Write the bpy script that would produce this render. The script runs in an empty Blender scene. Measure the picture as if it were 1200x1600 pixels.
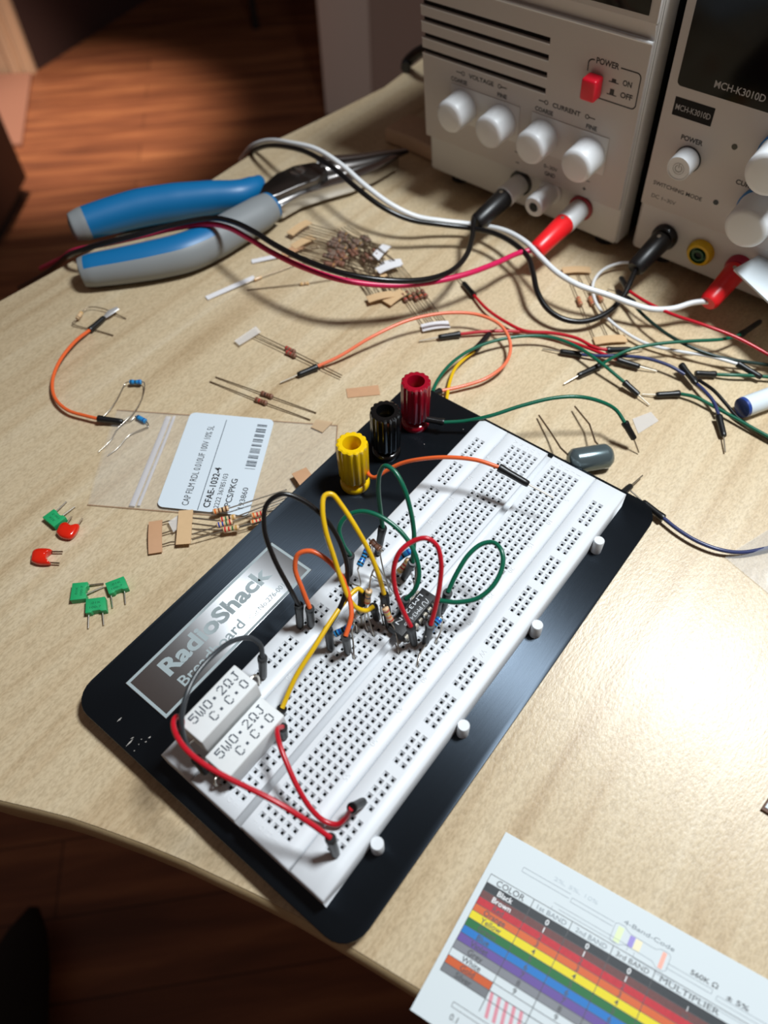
import bpy, bmesh, math, random
from mathutils import Vector, Matrix
random.seed(7)
scene = bpy.context.scene
COL = scene.collection
V = Vector
S = 0.001          # everything below is written in millimetres

# ------------------------------------------------------------------ camera
F = 1155.084
CAM = V((-45.166, -192.418, 233.393))
CX = V((0.999738, 0.0, -0.0228801)).normalized()      # right
FW = V((-0.0183957, 0.5946396, -0.8037819)).normalized()
CX = (CX - FW * CX.dot(FW)).normalized()
CY = CX.cross(FW)                                      # up
U = V((-0.6167394, -0.7871674, 0))                     # along the breadboard
W = V((0.7871674, -0.6167394, 0))                      # across the breadboard
Z = V((0, 0, 1))
def at(px, py, z=0.0):
    d = CX * (px - 600) - CY * (py - 800) + FW * F
    return CAM + d * ((z - CAM.z) / d.z)
def B(u, v, z):
    return U * u + W * v + Z * z

cam_d = bpy.data.cameras.new('camera')
cam = bpy.data.objects.new('camera', cam_d)
COL.objects.link(cam)
rot = Matrix((CX, CY, -FW)).transposed()
cam.matrix_world = Matrix.Translation(CAM * S) @ rot.to_4x4()
cam_d.sensor_fit = 'HORIZONTAL'
cam_d.sensor_width = 6.0
cam_d.lens = 6.0 * F / 1200
cam_d.clip_start = 0.01
cam_d.clip_end = 50
cam_d.dof.use_dof = True
cam_d.dof.focus_distance = 0.264
cam_d.dof.aperture_fstop = cam_d.lens / 2.8
scene.camera = cam

# ------------------------------------------------------------------ light
wd = bpy.data.worlds.new('room')
scene.world = wd
wd.use_nodes = True
wd.node_tree.nodes['Background'].inputs[0].default_value = (1.0, 0.72, 0.60, 1)
wd.node_tree.nodes['Background'].inputs[1].default_value = 0.09
scene.view_settings.view_transform = 'Standard'
scene.view_settings.look = 'None'
scene.view_settings.exposure = 0.0
scene.view_settings.gamma = 1.0
scene.view_settings.use_curve_mapping = False

def area(name, loc, target, size, power, color, shape='DISK'):
    l = bpy.data.lights.new(name, 'AREA')
    l.shape = shape
    l.size = size
    l.energy = power
    l.color = color
    o = bpy.data.objects.new(name, l)
    COL.objects.link(o)
    o.location = V(loc) * S
    o.rotation_euler = (V(target) - V(loc)).to_track_quat('-Z', 'Y').to_euler()
    return o
area('desk_lamp_light', (206, 4, 660), (20, 0, 0), 0.13, 6.7, (0.90, 0.965, 1.0))
sp = bpy.data.lights.new('added_floor_spot', 'SPOT')  # spot added to brighten the far floor, no known fixture there
sp.energy = 400
sp.color = (1.0, 0.80, 0.64)
sp.spot_size = math.radians(26)
sp.spot_blend = 0.9
sp.shadow_soft_size = 0.05
spo = bpy.data.objects.new('added_floor_spot', sp)
COL.objects.link(spo)
spo.location = V((-500, 1250, 1500)) * S
spo.rotation_euler = (V((-930, 1800, -720)) - V((-500, 1250, 1500))).to_track_quat('-Z', 'Y').to_euler()

# ------------------------------------------------------------------ materials
def lin(c):
    return tuple((x / 255 / 12.92) if x / 255 <= 0.04045 else ((x / 255 + 0.055) / 1.055) ** 2.4 for x in c)
_m = {}
def mat(name, rgb=(200, 200, 200), rough=0.5, metal=0.0, spec=0.5, alpha=1.0, trans=0.0, coat=0.0, sss=0.0, var=0.0, scale=900, bump=0.0, bscale=2500):
    if name in _m:
        return _m[name]
    m = bpy.data.materials.new(name)
    m.use_nodes = True
    nt = m.node_tree
    b = nt.nodes['Principled BSDF']
    c = (*lin(rgb), 1)
    b.inputs['Base Color'].default_value = c
    b.inputs['Roughness'].default_value = rough
    b.inputs['Metallic'].default_value = metal
    b.inputs['Specular IOR Level'].default_value = spec
    b.inputs['Alpha'].default_value = alpha
    b.inputs['Transmission Weight'].default_value = trans
    b.inputs['Coat Weight'].default_value = coat
    if sss:
        b.inputs['Subsurface Weight'].default_value = sss
        b.inputs['Subsurface Radius'].default_value = (1, 1, 1)
        b.inputs['Subsurface Scale'].default_value = 0.001
    tc = nt.nodes.new('ShaderNodeTexCoord')
    if var:
        n = nt.nodes.new('ShaderNodeTexNoise')
        n.inputs['Scale'].default_value = scale
        n.inputs['Detail'].default_value = 4
        nt.links.new(tc.outputs['Object'], n.inputs['Vector'])
        mx = nt.nodes.new('ShaderNodeMix'); mx.data_type = 'RGBA'
        mx.inputs['A'].default_value = tuple(x * (1 - var) for x in c[:3]) + (1,)
        mx.inputs['B'].default_value = tuple(min(1, x * (1 + var)) for x in c[:3]) + (1,)
        nt.links.new(n.outputs['Fac'], mx.inputs['Factor'])
        nt.links.new(mx.outputs['Result'], b.inputs['Base Color'])
    if bump:
        n2 = nt.nodes.new('ShaderNodeTexNoise')
        n2.inputs['Scale'].default_value = bscale
        nt.links.new(tc.outputs['Object'], n2.inputs['Vector'])
        bp = nt.nodes.new('ShaderNodeBump')
        bp.inputs['Strength'].default_value = bump
        bp.inputs['Distance'].default_value = 0.0002
        nt.links.new(n2.outputs['Fac'], bp.inputs['Height'])
        nt.links.new(bp.outputs['Normal'], b.inputs['Normal'])
    _m[name] = m
    return m

def node_wood(name, cols, rough, ang, stretch=(1.0, 12.0), scale=30, fib=0.0, bump=0.15, spec=0.5, plank=None):
    m = bpy.data.materials.new(name); m.use_nodes = True
    nt = m.node_tree; N = nt.nodes; Lk = nt.links
    b = N['Principled BSDF']
    tc = N.new('ShaderNodeTexCoord')
    mp = N.new('ShaderNodeMapping')
    mp.inputs['Rotation'].default_value = (0, 0, -ang)
    Lk.new(tc.outputs['Object'], mp.inputs['Vector'])
    mp2 = N.new('ShaderNodeMapping')
    mp2.inputs['Scale'].default_value = (stretch[0], stretch[1], 1)
    Lk.new(mp.outputs['Vector'], mp2.inputs['Vector'])
    n = N.new('ShaderNodeTexNoise'); n.inputs['Scale'].default_value = scale; n.inputs['Detail'].default_value = 6
    n.inputs['Roughness'].default_value = 0.55; n.inputs['Distortion'].default_value = 0.4
    Lk.new(mp2.outputs['Vector'], n.inputs['Vector'])
    cr = N.new('ShaderNodeValToRGB')
    e = cr.color_ramp.elements
    e[0].position = 0.3; e[0].color = (*lin(cols[0]), 1)
    e[1].position = 0.72; e[1].color = (*lin(cols[-1]), 1)
    for i, c in enumerate(cols[1:-1]):
        q = e.new(0.3 + 0.42 * (i + 1) / (len(cols) - 1)); q.color = (*lin(c), 1)
    Lk.new(n.outputs['Fac'], cr.inputs['Fac'])
    out = cr.outputs['Color']
    # fine fibres, short dashes along the grain
    mp3 = N.new('ShaderNodeMapping'); mp3.inputs['Scale'].default_value = (1, 2.2, 1)
    Lk.new(mp.outputs['Vector'], mp3.inputs['Vector'])
    n3 = N.new('ShaderNodeTexNoise'); n3.inputs['Scale'].default_value = 620; n3.inputs['Detail'].default_value = 3
    Lk.new(mp3.outputs['Vector'], n3.inputs['Vector'])
    if fib:
        mx = N.new('ShaderNodeMix'); mx.data_type = 'RGBA'; mx.blend_type = 'MULTIPLY'
        cr3 = N.new('ShaderNodeValToRGB')
        cr3.color_ramp.elements[0].position = 0.30; cr3.color_ramp.elements[0].color = (1 - fib, 1 - fib * 1.08, 1 - fib * 1.2, 1)
        cr3.color_ramp.elements[1].position = 0.60; cr3.color_ramp.elements[1].color = (1, 1, 1, 1)
        Lk.new(n3.outputs['Fac'], cr3.inputs['Fac'])
        mx.inputs['Factor'].default_value = 1
        Lk.new(out, mx.inputs['A']); Lk.new(cr3.outputs['Color'], mx.inputs['B'])
        out = mx.outputs['Result']
    if plank:
        br = N.new('ShaderNodeTexBrick')
        br.inputs['Scale'].default_value = 1.0
        br.inputs['Brick Width'].default_value = plank[0]; br.inputs['Row Height'].default_value = plank[1]
        br.inputs['Mortar Size'].default_value = 0.0012
        br.inputs['Color1'].default_value = (1, 1, 1, 1); br.inputs['Color2'].default_value = (0.72, 0.68, 0.66, 1)
        br.inputs['Mortar'].default_value = (0.35, 0.3, 0.3, 1)
        Lk.new(mp.outputs['Vector'], br.inputs['Vector'])
        mx = N.new('ShaderNodeMix'); mx.data_type = 'RGBA'; mx.blend_type = 'MULTIPLY'
        mx.inputs['Factor'].default_value = 1
        Lk.new(out, mx.inputs['A']); Lk.new(br.outputs['Color'], mx.inputs['B'])
        out = mx.outputs['Result']
    Lk.new(out, b.inputs['Base Color'])
    b.inputs['Roughness'].default_value = rough
    b.inputs['Specular IOR Level'].default_value = spec
    if bump:
        bp = N.new('ShaderNodeBump'); bp.inputs['Strength'].default_value = bump; bp.inputs['Distance'].default_value = 0.0004
        Lk.new(n3.outputs['Fac'], bp.inputs['Height']); Lk.new(bp.outputs['Normal'], b.inputs['Normal'])
    return m

def brushed(name, rgb, rough, ang, metal=1.0, bump=0.25, aniso=0.0):
    m = bpy.data.materials.new(name); m.use_nodes = True
    nt = m.node_tree; N = nt.nodes; Lk = nt.links
    b = N['Principled BSDF']
    b.inputs['Base Color'].default_value = (*lin(rgb), 1)
    b.inputs['Metallic'].default_value = metal
    b.inputs['Roughness'].default_value = rough
    b.inputs['Anisotropic'].default_value = aniso
    tv = N.new('ShaderNodeCombineXYZ')      # across the brushing
    tv.inputs[0].default_value = -math.sin(ang); tv.inputs[1].default_value = math.cos(ang)
    Lk.new(tv.outputs[0], b.inputs['Tangent'])
    tc = N.new('ShaderNodeTexCoord')
    mp = N.new('ShaderNodeMapping'); mp.inputs['Rotation'].default_value = (0, 0, -ang)
    Lk.new(tc.outputs['Object'], mp.inputs['Vector'])
    mp2 = N.new('ShaderNodeMapping'); mp2.inputs['Scale'].default_value = (60, 2600, 1)
    Lk.new(mp.outputs['Vector'], mp2.inputs['Vector'])
    n = N.new('ShaderNodeTexNoise'); n.inputs['Scale'].default_value = 1.0; n.inputs['Detail'].default_value = 5
    Lk.new(mp2.outputs['Vector'], n.inputs['Vector'])
    bp = N.new('ShaderNodeBump'); bp.inputs['Strength'].default_value = bump; bp.inputs['Distance'].default_value = 0.00012
    Lk.new(n.outputs['Fac'], bp.inputs['Height']); Lk.new(bp.outputs['Normal'], b.inputs['Normal'])
    return m

GRAIN = math.atan2(0.79, 0.61)
M_TABLE = node_wood('birch_veneer', [(188, 163, 128), (205, 183, 149), (210, 190, 157), (217, 199, 169)], 0.36, GRAIN, (1.0, 20.0), 5, fib=0.22, bump=0.22)
M_EDGE = node_wood('pale_edge_band', [(176, 152, 112), (200, 176, 136)], 0.5, GRAIN, (1, 1), 40, bump=0.1)
M_FLOOR = node_wood('reddish_floor_boards', [(104, 62, 44), (138, 86, 58), (170, 114, 76)], 0.5, math.radians(8), (1.0, 9.0), 3.0, fib=0.0, bump=0.0, plank=(0.9, 0.085))
UANG = math.atan2(U.y, U.x)
M_PLATE = brushed('black_brushed_anodised', (50, 57, 65), 0.40, UANG, 0.9, 0.5, 0.9)
M_ALU = brushed('brushed_aluminium', (198, 200, 203), 0.42, UANG, 1.0, 0.1, 0.92)
M_ALUPRINT = mat('pale_grey_print', (158, 170, 173), 0.45)
M_BB = mat('white_abs', (213, 216, 220), 0.38, spec=0.45)
M_HOLE = mat('hole_black', (10, 11, 12), 0.6)
M_CONTACT = mat('hole_contact', (70, 66, 60), 0.35, metal=0.8)
M_GAP = mat('joint_shadow_gap', (90, 90, 92), 0.8)
M_BLACK = mat('black_heatshrink', (15, 16, 18), 0.38)
M_PIN = mat('tinned_pin', (190, 182, 168), 0.4, metal=1.0)
M_LEAD = mat('tinned_lead', (200, 192, 180), 0.28, metal=1.0)
M_LEADD = mat('dull_lead', (150, 132, 112), 0.35, metal=0.9)
def wirem(name, rgb, rough=0.3):
    return mat(name, rgb, rough, spec=0.5)
RED = wirem('red_insulation', (186, 22, 38)); GREEN = wirem('green_insulation', (8, 92, 68))
YEL = wirem('yellow_insulation', (222, 178, 20)); ORG = wirem('orange_insulation', (226, 98, 48))
BLK = wirem('black_insulation', (20, 18, 18)); NAVY = wirem('navy_insulation', (48, 56, 98)); GRY = wirem('dark_grey_insulation', (52, 56, 60))
WHT = wirem('white_insulation', (222, 222, 222)); PINK = wirem('crimson_insulation', (214, 32, 92))
SAL = wirem('salmon_insulation', (238, 120, 84))

# ------------------------------------------------------------------ mesh helper
ROOT = {}
class MB:
    def __init__(s):
        s.v = []; s.f = []; s.m = []
    def add(s, vs, fs, mi=0):
        o = len(s.v)
        s.v += [V(a) for a in vs]
        for i, f in enumerate(fs):
            s.f.append([o + k for k in f])
            s.m.append(mi if isinstance(mi, int) else mi[i])
        return s
    def quad(s, a, b, c, d, mi=0):
        return s.add([a, b, c, d], [(0, 1, 2, 3)], mi)
    def boxf(s, o, x, y, z, mi=0):
        """box from corner o with edge vectors x, y, z (right handed)"""
        o, x, y, z = V(o), V(x), V(y), V(z)
        p = [o, o + x, o + x + y, o + y, o + z, o + x + z, o + x + y + z, o + y + z]
        if x.cross(y).dot(z) < 0:
            p = [p[3], p[2], p[1], p[0], p[7], p[6], p[5], p[4]]
        return s.add(p, [(3, 2, 1, 0), (4, 5, 6, 7), (0, 1, 5, 4), (1, 2, 6, 5), (2, 3, 7, 6), (3, 0, 4, 7)], mi)
    def prism(s, poly, h, mi=0):
        poly = [V(p) for p in poly]; h = V(h); n = len(poly)
        nrm = V((0, 0, 0))
        for i in range(n):
            nrm += poly[i].cross(poly[(i + 1) % n])
        if nrm.dot(h) < 0: poly.reverse()
        vs = poly + [p + h for p in poly]
        fs = [tuple(range(n - 1, -1, -1)), tuple(range(n, 2 * n))] + [(i, (i + 1) % n, n + (i + 1) % n, n + i) for i in range(n)]
        return s.add(vs, fs, mi)
    def tube(s, pts, r, n=10, mi=0, caps=True, ry=None, upv=None):
        pts = [V(p) for p in pts]
        k = len(pts)
        rs = r if isinstance(r, (list, tuple)) else [r] * k
        rys = ry if isinstance(ry, (list, tuple)) else ([ry] * k if ry else rs)
        t0 = (pts[1] - pts[0]).normalized()
        ref = V(upv) if upv is not None else (Z if abs(t0.z) < 0.9 else V((1, 0, 0)))
        a = (ref - t0 * ref.dot(t0)).normalized()
        vs = []
        for i in range(k):
            if i == 0: t = t0
            elif i == k - 1: t = (pts[i] - pts[i - 1]).normalized()
            else:
                t = (pts[i + 1] - pts[i - 1])
                t = t.normalized() if t.length > 1e-9 else t0
            if upv is not None: a = V(upv)
            a = (a - t * a.dot(t))
            a = a.normalized() if a.length > 1e-6 else t.orthogonal().normalized()
            b = t.cross(a)
            for j in range(n):
                w = 2 * math.pi * j / n
                vs.append(pts[i] + a * math.cos(w) * rys[i] + b * math.sin(w) * rs[i])
        fs = []; ms = []
        for i in range(k - 1):
            mm = mi[i] if isinstance(mi, list) else mi
            for j in range(n):
                fs.append((i * n + j, i * n + (j + 1) % n, (i + 1) * n + (j + 1) % n, (i + 1) * n + j)); ms.append(mm)
        if caps:
            fs.append(tuple(range(n - 1, -1, -1))); ms.append(mi[0] if isinstance(mi, list) else mi)
            fs.append(tuple(range((k - 1) * n, k * n))); ms.append(mi[-1] if isinstance(mi, list) else mi)
        return s.add(vs, fs, ms)
    def lathe(s, prof, base, axis, n=32, mi=0, flute=None, caps=(True, True)):
        """prof: (radius, height) list along axis"""
        ax = V(axis).normalized(); base = V(base)
        a = ax.orthogonal().normalized(); b = ax.cross(a)
        vs = []; k = len(prof)
        for i, (r, h) in enumerate(prof):
            for j in range(n):
                w = 2 * math.pi * j / n
                rr = r
                if flute and flute(i): rr = r * flute(i)(w)
                vs.append(base + ax * h + (a * math.cos(w) + b * math.sin(w)) * rr)
        fs = []; ms = []
        for i in range(k - 1):
            mm = mi[i] if isinstance(mi, list) else mi
            for j in range(n):
                fs.append((i * n + j, i * n + (j + 1) % n, (i + 1) * n + (j + 1) % n, (i + 1) * n + j)); ms.append(mm)
        if caps[0]: fs.append(tuple(range(n - 1, -1, -1))); ms.append(mi[0] if isinstance(mi, list) else mi)
        if caps[1]: fs.append(tuple(range((k - 1) * n, k * n))); ms.append(mi[-1] if isinstance(mi, list) else mi)
        return s.add(vs, fs, ms)
    def build(s, name, mats, parent=None, bevel=0, seg=2, smooth=38, tri=False):
        if not isinstance(mats, (list, tuple)): mats = [mats]
        base = ROOT.get(parent.name, V((0, 0, 0))) if parent else V((0, 0, 0))
        me = bpy.data.meshes.new(name)
        me.from_pydata([tuple((p - base) * S) for p in s.v], [], s.f)
        for q in mats: me.materials.append(q)
        me.polygons.foreach_set('material_index', s.m)
        if bevel:
            bm = bmesh.new(); bm.from_mesh(me)
            bmesh.ops.remove_doubles(bm, verts=bm.verts, dist=1e-7)
            ed = [e for e in bm.edges if len(e.link_faces) == 2 and e.calc_face_angle(0) > math.radians(40)]
            bmesh.ops.bevel(bm, geom=ed, offset=bevel * S, segments=seg, affect='EDGES', profile=0.5, clamp_overlap=True)
            bm.to_mesh(me); bm.free()
        me.polygons.foreach_set('use_smooth', [True] * len(me.polygons))
        me.set_sharp_from_angle(angle=math.radians(smooth))
        me.update()
        o = bpy.data.objects.new(name, me)
        COL.objects.link(o)
        if parent:
            o.parent = parent
            ROOT[o.name] = base
        return o

def tag(o, label, cat, group=None):
    o['label'] = label; o['category'] = cat
    if group: o['group'] = group
    return o
def thing(name, label, cat, loc, group=None):
    o = bpy.data.objects.new(name, None)
    o.empty_display_size = 0.01
    COL.objects.link(o)
    o.location = V(loc) * S
    ROOT[o.name] = V(loc)
    return tag(o, label, cat, group)
def struct(name, mb, m, **k):
    o = mb.build(name, m, None, **k); o['kind'] = 'structure'; return o

def spline(pts, step=8, closed=False):
    pts = [V(p) for p in pts]
    n = len(pts); out = []
    for i in range(n - 1):
        p0 = pts[i - 1] if i > 0 else pts[0] * 2 - pts[1]
        p1, p2 = pts[i], pts[i + 1]
        p3 = pts[i + 2] if i + 2 < n else pts[-1] * 2 - pts[-2]
        # centripetal catmull-rom
        def tj(ti, a, b): return ti + max((b - a).length, 1e-4) ** 0.5
        t0 = 0; t1 = tj(t0, p0, p1); t2 = tj(t1, p1, p2); t3 = tj(t2, p2, p3)
        for k in range(step):
            t = t1 + (t2 - t1) * k / step
            a1 = p0 * ((t1 - t) / (t1 - t0)) + p1 * ((t - t0) / (t1 - t0))
            a2 = p1 * ((t2 - t) / (t2 - t1)) + p2 * ((t - t1) / (t2 - t1))
            a3 = p2 * ((t3 - t) / (t3 - t2)) + p3 * ((t - t2) / (t3 - t2))
            b1 = a1 * ((t2 - t) / (t2 - t0)) + a2 * ((t - t0) / (t2 - t0))
            b2 = a2 * ((t3 - t) / (t3 - t1)) + a3 * ((t - t1) / (t3 - t1))
            out.append(b1 * ((t2 - t) / (t2 - t1)) + b2 * ((t - t1) / (t2 - t1)))
    out.append(pts[-1])
    return out

def text_mesh(items, name, mats, parent, lift=0.04, thick=0.0, split=False):
    if split:
        for it in items: text_mesh([it], name, mats, parent, lift, thick)
        return
    """items: (string, origin, xdir, ydir, height, width or None, align, bold, material index)"""
    mb = MB()
    for it in items:
        s_, o, xd, yd, h, w = it[:6]
        al = it[6] if len(it) > 6 else 'L'
        bold = it[7] if len(it) > 7 else 0.0
        mi = it[8] if len(it) > 8 else 0
        cu = bpy.data.curves.new('t', 'FONT'); cu.body = s_; cu.size = 1; cu.offset = bold
        cu.resolution_u = 3
        ob = bpy.data.objects.new('t', cu); COL.objects.link(ob)
        dg = bpy.context.evaluated_depsgraph_get()
        me = bpy.data.meshes.new_from_object(ob.evaluated_get(dg))
        xs = [v.co.x for v in me.vertices]; ys = [v.co.y for v in me.vertices]
        bpy.data.objects.remove(ob); bpy.data.curves.remove(cu)
        if not xs: continue
        x0, x1, y0, y1 = min(xs), max(xs), min(ys), max(ys)
        capb = 0.0 if any(c.isalnum() for c in s_) else y0
        caph = 0.729 if any(c.isupper() or c.isdigit() for c in s_) else (y1 - capb)
        sy = h / max(caph, 1e-3)
        sx = (w / (x1 - x0)) if w else sy
        tw = (x1 - x0) * sx
        dx = {'L': 0, 'C': -tw / 2, 'R': -tw}[al]
        dy = -h / 2 if al == 'C' else 0
        xd = V(xd).normalized(); yd = V(yd).normalized(); n = xd.cross(yd)
        o = V(o) + n * lift
        vs = [o + xd * ((v.co.x - x0) * sx + dx) + yd * ((v.co.y - capb) * sy + dy) for v in me.vertices]
        fs = [tuple(p.vertices) for p in me.polygons]
        if thick:
            top = [v + n * thick for v in vs]
            mb.add(top, fs, mi)
            # skirt
            cnt = {}
            for f in fs:
                for i in range(len(f)):
                    e = (f[i], f[(i + 1) % len(f)])
                    cnt[e] = 1
            sk = [(e[0], e[1]) for e in cnt if (e[1], e[0]) not in cnt]
            k = len(vs)
            mb.add(vs + top, [(a, b, b + k, a + k) for a, b in sk], mi)
        else:
            mb.add(vs, fs, mi)
        bpy.data.meshes.remove(me)
    return mb.build(name, mats, parent, smooth=20)

# ------------------------------------------------------------------ the room
FZ = -720
mb = MB(); mb.boxf((-2600, -1600, FZ - 30), (4600, 0, 0), (0, 6200, 0), (0, 0, 30))
struct('floor', mb, M_FLOOR)
M_WALL = mat('warm_grey_wall', (176, 150, 138), 0.8, var=0.05, scale=3)
M_DWALL = mat('dark_brown_wall', (60, 40, 38), 0.8, var=0.1, scale=3)
M_TRIM = mat('cream_trim_paint', (214, 186, 158), 0.5)
M_TRIM2 = mat('grey_white_trim_paint', (232, 214, 202), 0.5)
mb = MB(); mb.boxf((-100, 1862, FZ), (2100, 0, 0), (0, 60, 0), (0, 0, 2400)); struct('wall_back', mb, M_WALL)
mb = MB(); mb.boxf((-222, 1834, FZ), (124, 0, 0), (0, 88, 0), (0, 0, 2400)); struct('trim_2', mb, M_TRIM2, bevel=4)
mb = MB(); mb.boxf((-2600, 4500, FZ), (4600, 0, 0), (0, 60, 0), (0, 0, 2400)); struct('wall_far', mb, M_DWALL)
d1 = V((227, 522, 0)).normalized(); d2 = V((-d1.y, d1.x, 0))
mb = MB(); mb.boxf(V((-1086, 2146, FZ)), d1 * 2300, d2 * 120, (0, 0, 2400)); struct('wall_left', mb, M_DWALL)
mb = MB()
mb.boxf((-1290, 2125, FZ), (202, 0, 0), (0, 36, 0), (0, 0, 2400))
mb.boxf((-1150, 2113, FZ), (22, 0, 0), (0, 14, 0), (0, 0, 2400))
mb.boxf((-1114, 2117, FZ), (14, 0, 0), (0, 10, 0), (0, 0, 2400))
struct('trim_1', mb, M_TRIM)
mb = MB(); mb.prism([(-1290, 2112, FZ), (-1092, 2112, FZ), (-1000, 1700, FZ), (-1290, 1700, FZ)], (0, 0, 9)); struct('trim_3', mb, mat('pale_pink_threshold', (150, 108, 92), 0.6))

# dark cabinet at the left of the frame
c = thing('cabinet', 'tall dark brown cabinet at the left edge beyond the table', 'cabinet', (-1050, 1330, FZ))
mb = MB(); mb.boxf((-1320, 1130, FZ + 40), (412, 0, 0), (0, 350, 0), (0, 0, 1500)); mb.build('body', mat('dark_brown_laminate', (58, 36, 32), 0.6), c, bevel=3)
mb = MB(); mb.boxf((-1300, 1150, FZ), (372, 0, 0), (0, 310, 0), (0, 0, 40)); mb.build('plinth', mat('plinth_black', (30, 22, 20), 0.7), c)
# thin dark chair leg far away
g = at(400, 44, FZ)
c = thing('chair', 'thin dark chair leg standing on the far floor', 'chair', g)
mb = MB(); mb.tube([g, g + V((0, 0, 30)), g + V((-12, 20, 440))], [13, 11, 9], 12); mb.build('leg', mat('dark_metal_leg', (26, 18, 16), 0.5), c)
mb = MB(); mb.boxf(g + V((-230, 0, 440)), (460, 0, 0), (0, 420, 0), (0, 0, 25)); mb.build('seat', mat('dark_seat', (40, 28, 24), 0.6), c, bevel=6)
# shoe on the floor under the table front
g = at(30, 1592, FZ)
mb = MB()
vs = []; n = 28
prof = [(0, 20), (55, 92), (110, 100), (160, 92), (215, 66), (250, 40), (272, 8)]
mbp = [g + V((0, -170, 0)) + V((0, y, 34 + 0.06 * (y if y < 120 else 240 - y))) for y, _ in prof]
mb.tube(mbp, [max(6, r * 0.52) for _, r in prof], 24, ry=[max(5, r * 0.36) for _, r in prof], upv=(0, 0, 1))
o = mb.build('shoe', mat('black_shoe_cloth', (16, 13, 13), 0.8), None, smooth=80)
tag(o, 'black rounded shoe toe on the dark floor at bottom left', 'shoe')

# ------------------------------------------------------------------ table
edge_px = [(0, 1251), (60, 1265), (110, 1278), (160, 1295), (225, 1319), (288, 1345), (345, 1372), (400, 1398), (459, 1428), (520, 1464), (580, 1500), (640, 1537)]
poly = [at(*q) for q in edge_px]
d = (poly[0] - poly[1]).normalized()
left = [V((-306, -10, 0)), V((-304, -50, 0)), V((-286, -84, 0)), V((-250, -106, 0)), V((-208, -118, 0))]
rt = [poly[-1] + (poly[-1] - poly[-2]).normalized() * 60, V((60, -300, 0)), V((180, -420, 0)), V((760, -420, 0)), V((760, 640, 0)), V((140, 640, 0))]
far = [at(600, 136), at(510, 181), at(415, 226), at(330, 281), at(160, 382), at(0, 470), V((-283, 66, 0)), V((-300, 30, 0))]
polyt = left + poly + rt + far
tb = thing('table', 'pale birch wood table with curved front edge', 'table', (200, 100, FZ))
TT = 17
mb = MB(); mb.prism([p - Z * TT for p in polyt], (0, 0, TT)); mb.build('tabletop', [M_TABLE], tb, bevel=0.5)
cen = V((150, 100, 0))
mb = MB()
ring_o = [p + (p - cen).normalized() * 1.4 for p in polyt]
vs = []; n = len(polyt)
for p, q in zip(polyt, ring_o):
    vs += [p - Z * 0.35, q - Z * 1.6, q - Z * (TT - 1.6), p - Z * (TT - 0.2)]
fs = []
for i in range(n):
    j = (i + 1) % n
    for k in range(3):
        fs.append((4 * i + k, 4 * i + k + 1, 4 * j + k + 1, 4 * j + k))
mb.add(vs, fs); mb.build('edge_band', M_EDGE, tb, smooth=60)
for x, y in ((150, 330), (640, 530), (640, -300), (200, -260)):
    mb = MB(); mb.tube([(x, y, FZ), (x, y, -TT)], 22, 24); mb.build('leg', mat('grey_table_leg', (120, 120, 122), 0.4, metal=0.6), tb)
# ------------------------------------------------------------------ breadboard on its base plate
PT = 7.0; BT = 15.0; PITCH = 2.54
bb = thing('breadboard', 'white solderless breadboard mounted on black metal plate with three binding posts', 'breadboard', B(80, 0, 0))
def rrect(u0, u1, v0, v1, r, z, n=7):
    pts = []
    for (cu, cv, a0) in ((u1 - r, v1 - r, 0), (u0 + r, v1 - r, 90), (u0 + r, v0 + r, 180), (u1 - r, v0 + r, 270)):
        for k in range(n):
            a = math.radians(a0 + 90 * k / (n - 1))
            pts.append(B(cu + r * math.cos(a), cv + r * math.sin(a), z))
    return pts
mb = MB(); mb.prism(rrect(-13.3, 171.6, -58.8, 58.6, 8.5, PT - 1.6), (0, 0, 1.6)); mb.build('base_plate', M_PLATE, bb, bevel=0.25)
# chips of missing paint at the plate's near left corner
for (px, py, l, w_, a) in ((187, 1124, 2.3, .5, .8), (203, 1160, 3.6, .45, .9), (207, 1153, 1.5, .3, .5), (221, 1155, .5, .3, .2), (228, 1159, .8, .35, .5), (234, 1152, 1.1, .5, .6), (217, 1163, .4, .3, 0), (210, 1173, .5, .3, .3), (663, 694, .5, .4, 0), (724, 671, .5, .4, 0)):
    p = at(px, py, PT + 0.02); dx = V((math.cos(a), math.sin(a), 0)) * l / 2; dy = V((-math.sin(a), math.cos(a), 0)) * w_ / 2
    mb = MB(); mb.add([p - dx, p - dy, p + dx * .8 + dy * .3, p + dy], [(0, 1, 2, 3)])
    mb.build('scratch', mat('bare_metal_scratch', (210, 205, 198), 0.4, metal=0.5), bb)
for (u_, v_) in ((-4, -50), (162, -50), (162, 50), (-4, 50)):
    mb = MB(); mb.lathe([(5, 0), (5.6, 0.6), (5.2, 5.4)], B(u_, v_, 0), Z, 24); mb.build('rubber_foot', mat('black_rubber', (26, 26, 26), 0.8), bb)
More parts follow.
